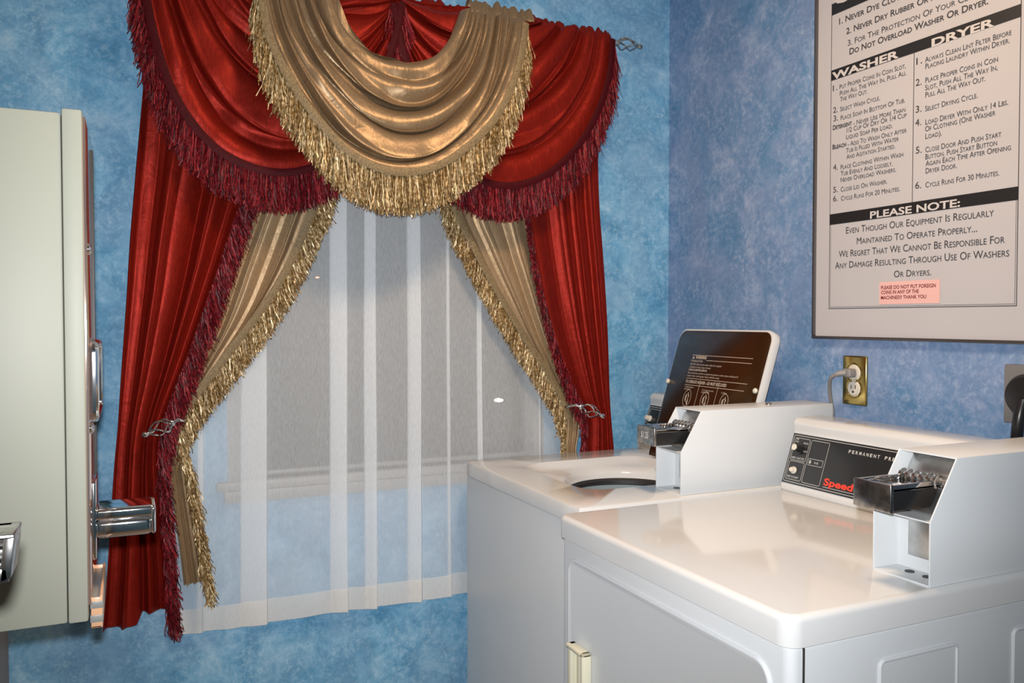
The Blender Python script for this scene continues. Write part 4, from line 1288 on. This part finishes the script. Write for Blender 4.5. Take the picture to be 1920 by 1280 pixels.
for z in (1.420, 1.178):
    b = MB(); b._lathe(Vector((VX + 0.003, VY0 + 0.028, z)), Vector((1, 0, 0)), [(0, 0.0075), (0.003, 0.0078), (0.005, 0.006), (0.006, 0.003)], 18, 0)
    b.build('lock', M['chrome'], vd)
b = MB()
lp3 = [(VX + 0.009, y, z) for y, z in rounded_rect(VY0 + 0.03, VY1 - 0.02, 1.19, 1.292, 0.012, 5)]
b.tube(lp3, 0.006, 10, closed=True)
for k in range(3):
    yy = VY0 + 0.07 + 0.045 * k
    b.tube([(VX + 0.008, yy, 1.192), (VX + 0.008, yy, 1.290)], 0.004, 8)
b.build('product_window', M['chrome'], vd)
b = MB()
b.box(VX + 0.002, VX + 0.008, -1.045, -0.955, 0.985, 1.095, 0.002)
b.build('slide_plate', M['chrome'], vd)
b = MB()
b.box(VX + 0.006, VX + 0.085, -1.034, -0.968, 1.036, 1.0545, 0.006, 4)
b.box(VX + 0.006, VX + 0.082, -1.036, -0.966, 1.011, 1.039, 0.009, 4)
b.box(VX + 0.079, VX + 0.086, -1.036, -0.965, 1.012, 1.053, 0.004, 3)
b.build('coin_slide', M['chrome'], vd)
b = MB()
b.box(VX + 0.002, VX + 0.016, -1.10, -0.93, 0.906, 0.910, 0.0015)
b.box(VX + 0.013, VX + 0.0165, -1.10, -0.93, 0.906, 0.950, 0.0015)
b.box(VX + 0.002, VX + 0.016, -1.10, -1.0965, 0.906, 0.948, 0.0015); b.box(VX + 0.002, VX + 0.016, -0.9335, -0.93, 0.906, 0.948, 0.0015)
M['amber'] = simple('amber_plastic', (0.56, 0.32, 0.18), 0.3)
M['tray_grey'] = simple('grey_stripe', (0.20, 0.20, 0.19), 0.4)
tr = b.build('tray', M['amber'], vd, label='amber plastic tray')
for z in (0.914, 0.933):
    MB().box(VX + 0.001, VX + 0.0172, -1.1006, -0.9294, z, z + 0.010, 0.0008).build('tray_stripe', M['tray_grey'], tr)

v2 = thing('vending_machine', (-1.87, -1.63, 0.8), 'second cream vending machine cut off by the left edge, only its chrome slide showing', 'vending machine')
MB().box(XL, -1.803, -1.76, -1.50, 0.80, 1.62, 0.004).build('cabinet', M['cream'], v2)
b = MB()
xa, xe, ym, z0_, z1_ = -1.803, -1.7445, -1.66, 1.141, 1.1745
b.box(xa, xe, ym - 0.022, ym + 0.022, z1_ - 0.004, z1_, 0.0015)
b.prism([(xe - 0.007, z1_ - 0.002), (xe, z1_ - 0.002), (xe - 0.003, z0_ + 0.002), (xe - 0.010, z0_)], 1, ym - 0.022, ym + 0.022, 0.001)
b.prism([(xa, z0_ - 0.003), (xe - 0.004, z0_), (xe - 0.005, z0_ + 0.010), (xa, z0_ + 0.008)], 1, ym - 0.022, ym + 0.022, 0.001)
b.tube([(xa, ym - 0.014, 1.162), (xe - 0.006, ym - 0.014, 1.162)], 0.0032, 10)
b.box(xa, xe - 0.006, ym + 0.012, ym + 0.018, z0_, z1_)
b.build('coin_slide', M['chrome_worn'], v2)
